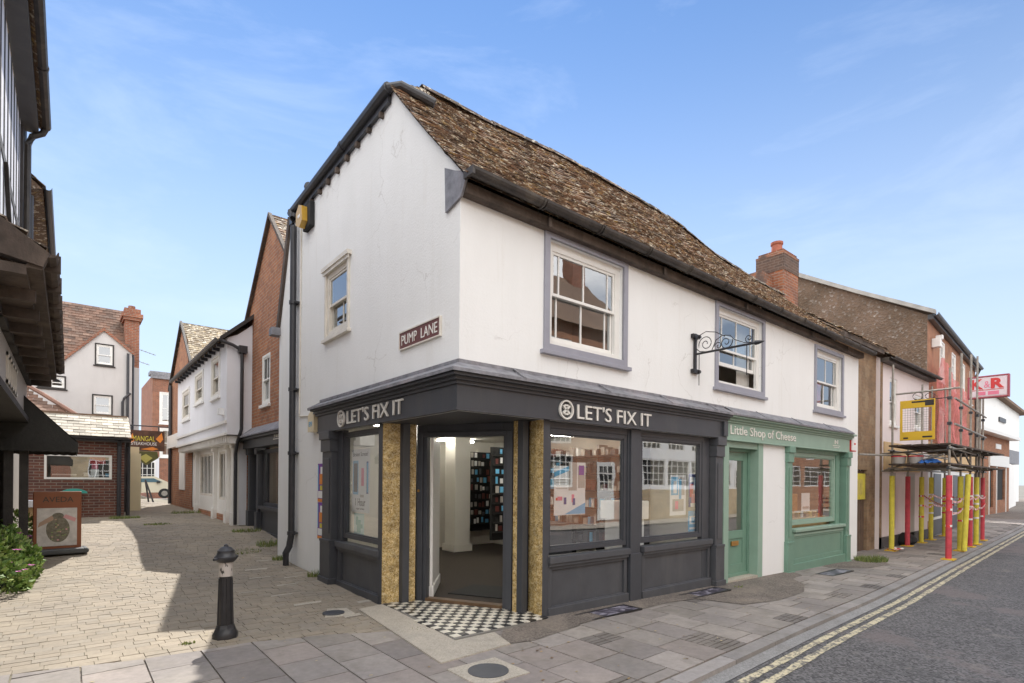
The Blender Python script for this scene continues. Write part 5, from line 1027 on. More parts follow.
# posters inside the shop windows
def poster(label,pl,u0,u1,z0,z1,base,prints,d,mats):
    t=thing('window_poster',pl((u0+u1)/2,z0,d),label,'poster'); m=MB(); m.pbox(pl,u0,u1,z0,z1,d-.006,d); m.build('sheet',base,t)
    m=MB(); W_=u1-u0;H_=z1-z0
    for i,(a,b,c,e,k) in enumerate(prints): m.pbox(pl,u0+a*W_,u0+b*W_,z0+c*H_,z0+e*H_,d+.001,d+.0015+.0004*i,k)
    m.build('print',mats,t); return t
PM=[skyb,navy,greyprint,purple,redp,pinkp,blk,whp,tealp]
t=poster('white and blue phone repair poster in the left-hand window of the street shopfront',STREET,1.5,2.05,1.17,1.78,whp,[(.45,.72,.50,1.08,2),(.72,1.0,.52,1.08,7),(.75,.98,.55,1.0,2),(.78,.95,.82,1.02,3),(.05,.14,.30,.36,4),(.1,.25,.30,.38,5),(.3,.38,.22,.36,1),(.55,.63,.26,.42,5),(.58,.66,.2,.34,1),(.05,.4,.72,.73,2),(.05,.4,.66,.67,2),(.05,.4,.60,.61,2),(.05,.4,.54,.55,2)],-.15,PM)
m=MB(); pl=STREET
m.prism([pl(1.5,1.64,-.1488),pl(1.75,1.72,-.1488),pl(1.75,1.78,-.1488),pl(1.5,1.70,-.1488)],(0,-.001,0)); m.prism([pl(1.68,1.18,-.1488),pl(2.05,1.18,-.1488),pl(2.05,1.32,-.1488)],(0,-.001,0)); m.build('blue_stripe',skyb,t)
poster('pale blue and white poster hung in the middle of the right-hand charcoal window',STREET,3.98,4.4,1.08,1.70,whp,[(.05,.5,.5,.95,0),(.2,.4,.55,.85,7),(.6,.9,.5,.95,2),(.15,.85,.1,.4,2),(.3,.5,.15,.35,5),(.55,.7,.4,.9,0)],-.2,PM)
poster('navy and red phone poster hung at the right end of the right-hand charcoal window',STREET,4.42,4.66,1.2,1.72,navy,[(.1,.5,.3,.7,4),(.3,.7,.1,.4,5),(.55,.9,.5,.9,0),(.1,.5,.75,.9,7),(.2,.8,.0,.12,7)],-.16,PM)
poster('small sky blue poster standing low at the right end of the right-hand charcoal window',STREET,4.40,4.66,.82,1.14,skyb,[(.1,.9,.35,.75,7),(.3,.7,.42,.68,0),(.1,.9,.1,.2,7)],-.15,PM)
t=poster('white phone poster reading 1 Hour in the lane window',PX(0),2.42,3.02,1.12,2.02,whp,[(.62,.92,.28,.82,0),(.66,.88,.32,.78,6),(.06,.16,.3,.8,1),(.06,.14,.32,.78,0),(.3,.45,.42,.7,5),(.3,.5,.24,.28,2)],-.15,PM)
text('lettering','1 Hour',Plane((.15,0,0),(0,-1,0),(-1,0,0)),-2.88,-2.55,1.21,1.32,.001,blk,t,ext=.002); text('lettering','repair service',Plane((.15,0,0),(0,-1,0),(-1,0,0)),-2.86,-2.58,1.15,1.185,.001,blk,t,ext=.002); text('lettering','Broken Screen?',Plane((.15,0,0),(0,-1,0),(-1,0,0)),-2.97,-2.47,1.92,1.98,.001,blk,t,ext=.002)
poster('pale poster with a teal plant picture, low in the lane window',PX(0),2.62,2.95,.80,1.10,paint('pale_teal_sheet',(.35,.6,.6),.5,.05,5),[(.3,.7,.1,.7,8),(.1,.35,.3,.5,8),(.55,.8,.45,.85,8)],-.16,PM)
# interior fittings
for (x0,x1,y,lab) in ((4.0,4.95,5.75,'black display rack of phone accessories on the back wall of the shop'),(3.4,4.7,3.9,'black free-standing display rack behind the middle of the charcoal shopfront')):
    t=thing('display_rack',((x0+x1)/2,y,.05),lab,'display rack'); m=MB(); m.box(x0,x1,y,y+.06,.4,2.25); m.build('panel',blk,t)
    m=MB()
    for k in range(9): m.box(x0,x1,y-.09,y-.02,.55+k*.19,.57+k*.19)
    m.build('rail',blk,t)
    cols=[whp,greyprint,blk,dark2,skyb,greyprint,maroon]; m=MB()
    for k in range(9):
        x=x0+.03
        while x<x1-.1: w=random.uniform(.04,.08); z=.575+k*.19+random.uniform(.0,.03); m.box(x,x+w,y-.1,y-.08,z,z+random.uniform(.07,.14),random.randrange(7)); x+=w+random.uniform(.03,.08)
    o=m.build('packets',cols,t); o['kind']='stuff'
t=thing('display_rack',(4.9,2.5,.05),'tall shelving of boxed goods on the right-hand wall inside the charcoal shop','display rack'); m=MB()
for k in range(6): m.box(4.6,4.98,1.3,4.0,.4+k*.33,.43+k*.33)
for y in (1.3,2.2,3.1,3.97): m.box(4.6,4.98,y,y+.03,.05,2.2)
m.build('shelf',blk,t); m=MB()
for k in range(6):
    y=1.36
    while y<3.8: w=random.uniform(.05,.12); m.box(4.66,4.9,y,y+w,.435+k*.33,.435+k*.33+random.uniform(.08,.22),random.randrange(7)); y+=w+random.uniform(.01,.09)
o=m.build('boxes',cols,t); o['kind']='stuff'
m=MB(); m.box(3.3,3.75,.5,.9,.06,1.02); m.box(3.25,3.8,.45,.95,1.02,1.3); solo(m,'display_plinth',[whp],(3.5,.7,.06),'white display plinth standing behind the right-hand charcoal window','plinth',bevel=.01)
m=MB(); m.box(2.2,3.0,1.3,1.8,.06,.9); m.box(2.18,3.02,1.28,1.82,.9,.94); solo(m,'counter',[dark],(2.1,1.2,.06),'low dark counter inside the left-hand charcoal window','counter')
m=MB(); c=DP(.7,0,-.75); m.prism([DP(.25,.052,-.4),DP(1.05,.052,-.4),DP(1.0,.052,-1.1),(DP(.3,.052,-1.1))],(0,0,.012)); solo(m,'door_mat',[blk],c,'black door mat inside the open entrance','mat')
m=MB(); m.box(1.0,1.3,4.7,5.0,2.2,2.45); solo(m,'ceiling_fan_unit',[whp],(1.15,4.85,2.45),'small white unit hanging from the shop ceiling, seen through the doorway','ceiling unit',bevel=.02)
# cheese shop display
t=thing('cheese_display',(8.8,.5,.72),'rows of wrapped cheeses and crackers on the cheese shop window shelf','display'); m=MB()
cc=[paint('cheese_yellow',(.6,.4,.12),.6,.1,8),paint('cheese_rind',(.5,.3,.12),.7,.15,8),whp,paint('wicker',(.42,.26,.12),.8,.2,20)]
for k in range(16):
    x=7.85+k*.14; r=random.uniform(.05,.09)
    if k%3==0: m.lathe([(r,0),(r,.07),(r*.96,.085)],(x,.42+random.uniform(0,.2),.86),12,k%2)
    else: m.box(x,x+.1,.36,.5,.86,.86+random.uniform(.05,.13),random.randrange(4))
m.box(8.1,9.4,.62,.78,.86,1.35,3); m.build('goods',cc,t)
m=MB(); m.pbox(STREET,8.7,9.1,1.0,1.38,-.25,-.245); m.pbox(STREET,8.75,9.05,1.05,1.1,-.245,-.243,1); solo(m,'window_notice',[whp,greyprint],(8.9,.25,1.0),'white notice propped in the cheese shop window','notice')
# ---------------- bollard ----------------
t=thing('bollard',(-1.85,1.36,0),'black cast iron bollard with a flaking white band, standing where the lane meets the pavement','bollard')
c=(-1.85,1.36,0)
m=MB(); n=8; m.lathe([(.118,0),(.118,.05),(.102,.075),(.085,.12),(.078,.14)],c,8); m.lathe([(.067,.14),(.056,.72)],c,16)
for k in range(8):
    a=2*math.pi*k/8; m.tube([(c[0]+.067*math.cos(a),c[1]+.067*math.sin(a),.14),(c[0]+.055*math.cos(a),c[1]+.055*math.sin(a),.60)],.010,5)
rust=paint('rusty_black_iron',(.018,.017,.018),.4,.3,8,.3,.004,40,stain=((.05,.035,.025),.25))
m.build('shaft',blackm,t,smooth=True)
mm,tt,bb=newmat('flaking_white'); f=ramp(tt,noise(tt,posn(tt,(1,1,.5)),28,3,.6),[(.55,(0,0,0)),(.6,(1,1,1))]); tt.links.new(mixc(tt,f,(.5,.46,.43),(.04,.035,.03)),bb.inputs['Base Color'])
m=MB(); m.lathe([(.064,.62),(.062,.76)],c,16); m.build('white_band',mm,t,smooth=True)
m=MB(); m.lathe([(.074,.76),(.09,.775),(.106,.80),(.106,.815),(.086,.83),(.077,.86),(.08,.875),(.066,.885),(.05,.905),(.02,.915),(.018,.93),(.004,.938)],c,20)
for a in (0,math.pi): m.tube([(c[0]+.1*math.cos(a+.6),c[1]+.1*math.sin(a+.6),.80),(c[0]+.15*math.cos(a+.6),c[1]+.15*math.sin(a+.6),.80)],.014,6)
m.build('cap',pipe,t,smooth=True)
# ---------------- covers in the pavement ----------------
def disc(m,x,y,r,z0,z1,k=0,n=28,ry=None):
    m.prism([(x+r*math.cos(2*math.pi*i/n),y+(ry or r)*math.sin(2*math.pi*i/n),z0) for i in range(n)],(0,0,z1-z0),k)
t=thing('drain_cover',(-.37,-1.03,0),'dark round cover in a pale concrete square at the bottom of the pavement','drain cover'); m=MB(); m.box(-.62,-.12,-1.27,-.79,.0,.019); m.build('surround',concrete,t); m=MB(); disc(m,-.37,-1.03,.17,.01,.024); m.build('lid',dark2,t)
t=thing('drain_cover',(-.64,1.65,0),'small dark round cover beside the stone apron in the lane','drain cover'); m=MB(); disc(m,-.64,1.65,.125,.0,.02); m.build('lid',dark,t); m=MB(); m.prism([(-.8,1.5,0),(-.45,1.42,0),(-.42,1.8,0),(-.62,1.9,0)],(0,0,.013)); m.build('surround',concrete,t)
gm,tt,bb=newmat('purple_pavement_glass'); vv=N(tt,'ShaderNodeTexVoronoi'); vv.inputs['Scale'].default_value=14; tt.links.new(posn(tt),vv.inputs['Vector']); tt.links.new(ramp(tt,vv.outputs['Color'],[(.2,(.045,.04,.055)),(.55,(.10,.09,.12)),(.85,(.32,.3,.36))]),bb.inputs['Base Color']); bb.inputs['Roughness'].default_value=.35
for i,(x0,x1,y0,y1,lab) in enumerate(((1.55,2.5,-.42,-.12,'worn iron and glass cellar grating under the left-hand street window'),(3.55,4.7,-.40,-.13,'worn cellar grating under the right-hand charcoal street window'),(7.7,8.75,-.72,-.42,'worn cellar grating in front of the green cheese shop window'))):
    zz=g((x0+x1)/2,0); t=thing('cellar_grating',((x0+x1)/2,(y0+y1)/2,zz),lab,'grating','cellar gratings'); m=MB(); frame(m,Plane((0,0,0),(1,0,0),(0,0,1)),0,1,0,1,.1,0,.1) if False else None
    m=MB(); m.box(x0,x1,y0,y0+.03,zz,zz+.024); m.box(x0,x1,y1-.03,y1,zz,zz+.024); m.box(x0,x0+.03,y0+.03,y1-.03,zz,zz+.024); m.box(x1-.03,x1,y0+.03,y1-.03,zz,zz+.024); m.build('frame',rust,t)
    m=MB(); m.box(x0+.03,x1-.03,y0+.03,y1-.03,zz,zz+.020); m.build('glass_lights',gm,t)
# ---------------- A-board ----------------
t=thing('pavement_sign',(-3.2,7.35,.3),'rust brown AVEDA swinging pavement sign with a photo print on a dark base','pavement sign')
zb=g(-3.2,7.35); SB=Plane((-3.2,7.35,0),(1,.06,0),(.06,-1,0))
m=MB(); m.pbox(SB,-.32,.31,.36,1.34,-.03,.03); o=m.build('board',browns,t,bevel=.012)
m=MB(); m.pbox(SB,-.27,.25,.42,1.06,.031,.036); pr=m.build('photo_print',paint('grey_floral_photo',(.55,.51,.48),.4,.2,9),t)
m=MB()
import colorsys
random.seed(5)
hair=MB(); n=22
hair.prism([SB(.0+.155*math.cos(2*math.pi*i/n),.70+.22*math.sin(2*math.pi*i/n),.0365) for i in range(n)],SB.n*.002); hair.prism([SB(.0+.075*math.cos(2*math.pi*i/n),.93+.05*math.sin(2*math.pi*i/n),.0365) for i in range(n)],SB.n*.003)
hair.prism([SB(-.26,.74,.0366),SB(-.06,.86,.0366),SB(-.06,.95,.0366),SB(-.24,.82,.0366)],SB.n*.002,1); hair.prism([SB(.06,.9,.0366),SB(.22,.82,.0366),SB(.24,.88,.0366),SB(.1,.95,.0366)],SB.n*.002,2)
for k in range(30): a=random.uniform(0,6.28); rr=random.uniform(.0,1); u_=.14*rr*math.cos(a); z_=.68+.2*rr*math.sin(a); hair.pbox(SB,u_-.012,u_+.014,z_-.01,z_+.012,.0385,.0405,random.choice([3,3,2,0,1]))
hair.build('printed_figure',[paint('dark_hair_print',(.17,.15,.11),.6,.5,25,0),paint('skin_print',(.42,.28,.2),.5,.1,5,0),paint('pink_bloom_print',(.6,.3,.3),.5,.1,5,0),paint('green_bloom_print',(.2,.24,.1),.5,.1,5,0)],t)
text('lettering','AVEDA',SB,-.2,.2,1.16,1.25,.0305,dkprint,t,ext=.003)
m=MB(); m.pbox(SB,.13,.18,zb+.08,.38,-.02,.02); m.build('leg',browns,t); m=MB(); m.pbox(SB,-.22,-.17,zb+.08,.38,-.02,.02); m.build('leg',browns,t)
m=MB(); m.pbox(SB,-.30,.34,zb+.02,zb+.11,-.2,.2); m.tube([SB(.36,zb+.06,-.17),SB(.36,zb+.06,.17)],.05,10); m.build('base',paint('dark_grey_plastic',(.06,.065,.07),.5,.1,5),t,bevel=.02)
# ---------------- planter with flowers ----------------
t=thing('flower_planter',(-3.95,5.6,.1),'overflowing planter of green leaves and magenta flowers at the left edge','planter')
m=MB(); m.box(-4.3,-3.75,4.2,6.6,.06,.42); m.build('trough',timber,t)
random.seed(3)
def leaves(m,pts,n,s,cols):
    for _ in range(n):
        (cx,cy,cz,rx,ry,rz)=random.choice(pts)
        while True:
            a,b,c=[random.uniform(-1,1) for _ in range(3)]
            if .25<a*a+b*b+c*c<1: break
        p=Vector((cx+a*rx,cy+b*ry,cz+c*rz)); d=Vector((a+random.uniform(-.6,.6),b+random.uniform(-.6,.6),c+random.uniform(-.2,.9))).normalized()
        sd=d.cross(Vector((random.uniform(-1,1),random.uniform(-1,1),.3))).normalized(); L_=s*random.uniform(.4,1.55); w=L_*.36; up=d.cross(sd)*L_*.15
        m.col=pick(cols,.25); m.face([p,p+d*L_*.5+sd*w+up,p+d*L_,p+d*L_*.5-sd*w+up])
    m.col=(1,1,1)
CL=[(-3.95,4.6,.42,.35,.5,.28),(-3.9,5.3,.48,.38,.5,.30),(-3.85,6.0,.52,.36,.45,.30),(-3.8,6.5,.46,.30,.35,.24),(-3.7,5.0,.25,.28,.4,.22),(-3.65,5.7,.26,.28,.4,.22),(-4.0,5.5,.65,.25,.5,.15),(-3.62,6.3,.28,.22,.3,.2)]
m=MB(); CL+=[(-3.58,5.2,.1,.1,.25,.12),(-3.5,6.0,.35,.12,.12,.2),(-3.75,6.75,.62,.1,.1,.2),(-3.9,4.9,.85,.1,.15,.16)]; leaves(m,CL,5200,.062,[(.20,.32,.07),(.14,.24,.05),(.28,.40,.10),(.09,.16,.04),(.36,.45,.16)]); o=m.build('foliage',leafm,t,recalc=False)
m=MB()
for _ in range(34):
    (cx,cy,cz,rx,ry,rz)=random.choice(CL[1:5]); a=random.uniform(-.5,1); b=random.uniform(-1,1); p=Vector((cx+a*rx,cy+b*ry,cz+rz*math.sqrt(max(0,1-a*a*.6-b*b*.6))*1.0))
    for k in range(5):
        q=2*math.pi*k/5; e=Vector((math.cos(q),math.sin(q),.3))*.026; sx=Vector((-math.sin(q),math.cos(q),0))*.016; m.face([p,p+e+sx,p+e*1.4,p+e-sx])
m.build('flowers',petal,t,recalc=False)
m=MB(); m.lathe([(.16,0),(.2,.25),(.21,.3)],(-3.72,7.6,g(-3.7,7.6)),14); sh=thing('potted_shrub',(-3.72,7.6,g(-3.7,7.6)),'small bright green shrub behind the dark shop posts beside the brown pavement sign','shrub'); m.build('pot',timber,sh); m=MB(); leaves(m,[(-3.72,7.6,.75,.24,.24,.26)],500,.06,[(.2,.3,.06),(.14,.24,.05)]); m.build('foliage',leafm,sh,recalc=False)
m=MB(); m.box(-4.3,-3.3,12.6,13.2,.85,1.0); m.box(-4.3,-3.3,12.7,13.1,.45,.85,1); solo(m,'trestle_table',[bluewhite,ply],(-3.8,12.9,.4),'table with a pale blue cloth against the low brick shop, behind the dark posts','table')
m=MB(); m.prism([(-2.95+.28*math.cos(math.pi*i/10),13.6,1.15+.12*math.sin(math.pi*i/10)) for i in range(11)],(0,.3,0)); solo(m,'green_cover',[tealp],(-2.95,13.6,1.15),'low curved green cover behind the top of the brown pavement sign','cover')
# ---------------- hanging restaurant sign over the lane ----------------
t=thing('hanging_sign',(-.75,21,2.6),'dark MANGAL restaurant banner with orange lettering hung across the lane','hanging sign')
m=MB(); py=PY(21.); m.pbox(py,-1.4,-.1,2.62,3.42,-.04,.04); m.build('board',paint('brown_fiery_board',(.08,.035,.02),.5,.6,4,0),t)
text('lettering','MANGAL',py,-1.15,-.42,3.0,3.2,.042,yel,t,ext=.01); text('lettering','STEAKHOUSE',py,-1.2,-.36,2.84,2.96,.042,whp,t,ext=.01)
m=MB(); m.prism([py(-1.3,3.0,.041),py(-1.15,3.3,.041),py(-1.1,3.0,.041),py(-1.2,2.9,.041)],py.n*.004); m.prism([py(-.4,3.1,.041),py(-.2,3.35,.041),py(-.15,3.1,.041),py(-.25,2.95,.041)],py.n*.004); m.prism([py(-.9,2.68,.041),py(-.5,2.78,.041),py(-.3,2.70,.041),py(-.5,2.64,.041)],py.n*.004); m.build('painted_flame',orange,t)
m=MB(); m.tube([(-1.9,21,3.6),(.15,21,3.6)],.025,6); m.tube([(-1.2,21,3.6),(-1.2,21,3.4)],.02,6); m.tube([(-.3,21,3.6),(-.3,21,3.4)],.02,6); m.build('rail',pipe,t)
m=MB(); m.prism([py(-1.1,2.6,0),py(-.35,2.6,0),py(-.3,2.35,0),py(-.7,2.05,0),py(-1.15,2.4,0)],py.n*.05); m.prism([py(-.95,2.36,.051),py(-.72,2.5,.051),py(-.5,2.34,.051),py(-.72,2.14,.051)],py.n*.01,1); m.build('pennant',[paint('olive_board',(.1,.1,.03),.6,.3,4),paint('olive_yellow',(.45,.42,.12),.6,.1,4)],t)
# ---------------- car at the lane end ----------------
t=thing('parked_car',(1.25,38,.17),'pale cream hatchback car crossing the sunny far end of the lane','car')
cz=g(0,38.5); prof=[(-2.0,.35),(-2.02,.75),(-1.9,.95),(-1.15,1.05),(-.55,1.42),(.75,1.46),(1.55,1.05),(2.0,.9),(2.05,.4)]
cpx=.62; carp=paint('cream_car_paint',(.62,.58,.45),.25,.02,2,0)
m=MB(); m.prism([(cpx+x,38.3,cz+z) for x,z in prof],(0,1.65,0)); m.build('body',carp,t,bevel=.06)
m=MB(); m.prism([(cpx+x,38.28,cz+z) for x,z in ((-1.0,1.07),(-.55,1.31),(.7,1.33),(1.2,1.07))],(0,.015,0)); m.build('side_window',flat('car_glass',(.08,.16,.2),.1),t)
for x in (-1.25,1.3):
    m=MB(); m.tube([(cpx+x,38.22,cz+.32),(cpx+x,38.5,cz+.32)],.33,18); w=m.build('wheel',blk,t); m=MB(); m.tube([(cpx+x,38.2,cz+.32),(cpx+x,38.22,cz+.32)],.18,12); m.build('rim',steel,w)
m=MB(); m.box(cpx+.85,cpx+1.05,38.1,38.3,cz+1.02,cz+1.14); m.build('door_mirror',blk,t,bevel=.02)
m=MB(); m.box(cpx-.03,cpx,38.27,38.3,cz+.45,cz+1.4); m.build('door_pillar',blk,t)
m=MB(); z=g(0,25.5); m.prism([(-.35,25.5,z+1.05),(-.28,25.5,z+1.05),(.02,25.3,z),(-.05,25.3,z)],(0,.04,0)); m.prism([(-.35,25.5,z+1.05),(-.28,25.5,z+1.05),(-.1,26.0,z),(-.17,26.0,z)],(0,.04,0)); solo(m,'easel_board',[dark],(-.15,25.6,z),'thin folding easel standing in front of the cream car','easel')
# TV aerials and wall lamp
for (x,y,z,h,lab) in ((.2,38.6,7.9,2.3,'taller television aerial above the red brick house at the lane end'),(-.15,38.6,7.6,1.9,'shorter television aerial left of the taller one at the lane end')):
    m=MB(); m.tube([(x,y,z-1),(x,y,z+h)],.03,6); m.tube([(x-.1,y,z+h-.1),(x+1.2,y,z+h-.45)],.02,5)
    for k in range(5): m.tube([(x+.2+k*.22,y-.25,z+h-.17-k*.06),(x+.2+k*.22,y+.25,z+h-.17-k*.06)],.012,4)
    m.tube([(x-.5,y,z+h-.7),(x+.3,y,z+h-.7)],.015,4); solo(m,'tv_aerial',[steel],(x,y,z),lab,'aerial','aerials at the lane end')
# ---------------- scaffold ----------------
SC=thing('scaffold',(16,-.5,-.2),'grey tube scaffold with red and yellow padded legs in front of the pale pink house','scaffold')
gz=-.2
A_=[(13.86,.08,'y'),(15.5,.15,'r'),(16.9,.16,'y'),(18.2,.22,'y'),(20.1,.28,'y')]; B_=[(13.05,-1.29,'r'),(15.4,-1.05,'y'),(16.84,-.99,'r'),(17.8,-.96,'y'),(19.45,-.82,'r')]
for i,(x,y,c) in enumerate(A_+B_):
    top={0:4.75,5:4.35,2:4.6,3:4.7,4:4.9}.get(i,5.6 if i>=5 else 2.6)
    if i in (6,7,8,9): top=[0,0,0,0,0,0,5.1,5.3,5.4,4.6][i]
    m=MB(); m.tube([(x,y,gz),(x,y,top)],.026,8); st=m.build('standard',steel,SC,smooth=True)
    m=MB(); m.lathe([(.062,gz+.03),(.064,gz+1.0),(.062,gz+2.0)],(x,y,0),12); m.build('foam_sleeve',red if c=='r' else yel,st,smooth=True)
    m=MB(); m.box(x-.16,x+.16,y-.12,y+.12,gz+.0,gz+.03); m.build('sole_board',yelp,st)
m=MB(); m.tube([(15.06,-1.2,gz+.05),(15.35,-1.22,gz+2.05)],.062,12); m.build('leaning_sleeve',yel,SC,smooth=True)
def tubes(segs,name,mat=steel,r=.025):
    for a,b in segs: m=MB(); m.tube([a,b],r,6); m.build(name,mat,SC,smooth=True)
LZ=(1.95,2.42)
seg=[]
for z in LZ:
    seg+=[((13.0,-1.6,z),(13.98,.35,z-.02)),((12.95,-1.33,z+.04),(20.6,-.72,z+.04)),((13.5,.06,z+.04),(20.6,.30,z+.04))]
    for (ax,ay,_),(bx,by,_) in zip(A_[1:],B_[1:]): seg.append(((ax,ay+.1,z+.09),(bx,by-.25,z+.09)))
seg+=[((12.9,-1.42,3.0),(19.9,-.82,3.1)),((12.9,-1.42,3.6),(19.9,-.82,3.75)),((13.0,-1.5,3.85),(13.1,-.2,3.85))]
tubes(seg,'ledger')
tubes([((13.0,-1.2,2.3),(13.85,.25,1.95)),((13.3,-1.25,2.5),(15.2,-1.1,2.0)),((15.4,-1.1,2.5),(17,-1.0,2.05)),((11.2,.0,2.27),(13.9,-.1,2.33))],'brace')
m=MB()
for z in LZ:
    for k in range(5): 
        y0=-1.32+k*.26; m.hexa([(13.0,y0,z+.11),(20.4,y0+.12,z+.11),(20.4,y0+.35,z+.11),(13.1,y0+.23,z+.11),(13.0,y0,z+.15),(20.4,y0+.12,z+.15),(20.4,y0+.35,z+.15),(13.1,y0+.23,z+.15)])
    if z>2.2: break
m.build('scaffold_boards',oldwood,SC)
for (x,y,c) in A_[:2]+B_:
    for z in LZ+((3.0,3.6) if y<-.5 else ()): m=MB(); m.box(x-.042,x+.042,y-.042,y+.042,z,z+.07); m.build('coupler',pipe,SC)
m=MB(); m.box(12.98,13.02,-1.3,.2,2.55,2.6); 
t=thing('safety_gate',(13.6,-.55,2.68),'yellow framed mesh loading gate on the near end of the scaffold','gate')
G1=PX(13.55); m=MB(); m.pbox(G1,-.90,-.17,2.70,2.92,-.02,.02); m.pbox(G1,-.90,-.17,3.52,3.72,-.02,.02); m.pbox(G1,-.90,-.84,2.92,3.52,-.02,.02); m.pbox(G1,-.22,-.17,2.92,3.52,-.02,.02); m.build('frame',yelp,t,bevel=.005)
m=MB()
for k in range(1,11): u=-.84+k*.056; m.pbox(G1,u,u+.005,2.92,3.52,-.003,.003)
for k in range(1,10): z=2.92+k*.06; m.pbox(G1,-.84,-.22,z,z+.005,-.003,.003)
m.build('mesh',steel,t)
m=MB(); m.pbox(G1,-.88,-.7,3.56,3.7,.02,.025); m.pbox(G1,-.7,-.42,3.65,3.69,.02,.025); m.pbox(G1,-.85,-.65,2.76,2.80,.02,.025); m.pbox(G1,-.35,-.25,2.74,2.78,.02,.025); m.build('rust_mark',timber,t)
# red netting
nm,tt,bb=newmat('red_netting'); bb.inputs['Base Color'].default_value=(.9,.32,.32,1); bb.inputs['Roughness'].default_value=.8
ao=tt.nodes['Material Output']; tr=N(tt,'ShaderNodeBsdfTransparent'); mi=N(tt,'ShaderNodeMixShader'); fz=ramp(tt,noise(tt,posn(tt),1.5,4),[(.35,(.35,.35,.35)),(.65,(.85,.85,.85))]); tl=N(tt,'ShaderNodeBsdfTranslucent'); tl.inputs[0].default_value=(.95,.4,.4,1); ms=N(tt,'ShaderNodeMixShader'); ms.inputs[0].default_value=.5
tt.links.new(bb.outputs[0],ms.inputs[1]); tt.links.new(tl.outputs[0],ms.inputs[2]); tt.links.new(fz,mi.inputs[0]); tt.links.new(tr.outputs[0],mi.inputs[1]); tt.links.new(ms.outputs[0],mi.inputs[2]); tt.links.new(mi.outputs[0],ao.inputs[0])
m=MB()
def netp(u,v): # along the outer scaffold face, sagging top edge
    x=19.1+u*6.3; top=5.75-.5*u+.12*math.sin(u*7); z=2.9+(top-2.9)*v
    return (x,.22+.05*math.sin(u*37+v*3)+.04*math.sin(v*11+u*9)+.45*u,z)
for i in range(36):
    for k in range(10): m.face([netp(i/36,k/10),netp((i+1)/36,k/10),netp((i+1)/36,(k+1)/10),netp(i/36,(k+1)/10)])
for i in range(8):
    for k in range(10):
        pass
solo(m,'debris_netting',[nm],(18,-.3,2.6),'translucent red debris netting hung inside the scaffold','netting',recalc=False,smooth=True)
# buckets, tarp, bag, tape
for i,(x,y) in enumerate(((13.35,-.2),(13.4,-.55))):
    t=thing('bucket',(x,y,2.1),('grey builders bucket nearer the wall on the lower scaffold boards','grey builders bucket beside the blue sheet on the scaffold boards')[i],'bucket','buckets on the scaffold boards'); m=MB(); m.lathe([(.13,0),(.16,.18)],(x,y,2.1),14); m.build('pail',greyprint,t,smooth=True); m=MB(); m.lathe([(.165,.17),(.165,.2)],(x,y,2.1),14); m.build('rim',red,t)
m=MB()
random.seed(9)
for i in range(10):
    for k in range(6):
        q=lambda a,b:(13.15+.4*b/6+.02*math.sin(a*3),-1.1+.5*a/10,2.11+.13*math.sin(math.pi*a/10)*math.sin(math.pi*b/6)+.02*math.sin(a*2.3+b))
        m.face([q(i,k),q(i+1,k),q(i+1,k+1),q(i,k+1)])
solo(m,'blue_sheet',[bluec],(13.3,-.85,2.1),'crumpled blue plastic sheet on the lower scaffold boards','sheet',recalc=False,smooth=True)
t=thing('rubbish_bag',(15.9,.25,g(16,0)),'black rubbish bags slumped behind the red padded leg under the scaffold','rubbish bag')
m=MB()
for (dx,r) in ((-.2,.2),(.15,.25)):
    m.lathe([(r*.6,0),(r,.1),(r*.95,.2),(r*.5,.32),(.03,.38)],(15.9+dx,.3,g(16,0)),9)
m.build('bag',blk,t,smooth=True)
tape,tt,bb=newmat('red_white_tape'); wv=N(tt,'ShaderNodeTexWave'); wv.bands_direction='X'; wv.inputs['Scale'].default_value=1.6; wv.inputs['Distortion'].default_value=2; tt.links.new(posn(tt),wv.inputs['Vector']); tt.links.new(ramp(tt,wv.outputs[0],[(.48,(.7,.05,.06)),(.52,(.8,.8,.8))]),bb.inputs['Base Color'])
tp=thing('barrier_tape',(17,-.4,1),'red and white barrier tape wound round the padded scaffold legs','tape')
def ribbon(pts,w=.05):
    m=MB()
    for k in range(len(pts)-1):
        a=Vector(pts[k]);b=Vector(pts[k+1]); n=10
        for i in range(n):
            f=lambda t:a.lerp(b,t)+Vector((0,0,-.07*math.sin(math.pi*t)))
            p=f(i/n);q=f((i+1)/n); tw=Vector((0,.01*math.sin(i*1.3+k),0)); m.face([p-Vector((0,0,w/2))+tw,q-Vector((0,0,w/2))-tw,q+Vector((0,0,w/2)),p+Vector((0,0,w/2))])
    return m
R_=[(16.9,.10),(18.2,.15),(20.1,.2),(19.45,-.9),(17.8,-1.03),(16.84,-1.06),(15.4,-1.13),(13.05,-1.37)]
for z in (.95,1.22): 
    ribbon([(x,y,z+.05*random.uniform(-1,1)) for x,y in R_]).build('tape_run',tape,tp,recalc=False)
ribbon([(16.84,.1,1.25),(13.05,-1.36,1.05)]).build('tape_run',tape,tp,recalc=False)
m=MB()
for i,(x,y,c) in enumerate(A_+B_):
    if i<2: continue
    for z in (.6,.95,1.2): m.lathe([(.067,z),(.067,z+.05)],(x,y,random.uniform(-.05,.05)),10)
m.build('tape_wrap',tape,tp,smooth=True)
m=MB()
for k in range(14):
    a=random.uniform(0,6.28); p=Vector((13.8,.0,-.17)); e=Vector((math.cos(a)*.3,math.sin(a)*.25,.04)); s_=Vector((-math.sin(a),math.cos(a),.6))*.04; m.face([p,p+e,p+e+s_,p+s_])
m.build('loose_tape',tape,tp,recalc=False)
KR=(.65,1.55,4.24,4.86)
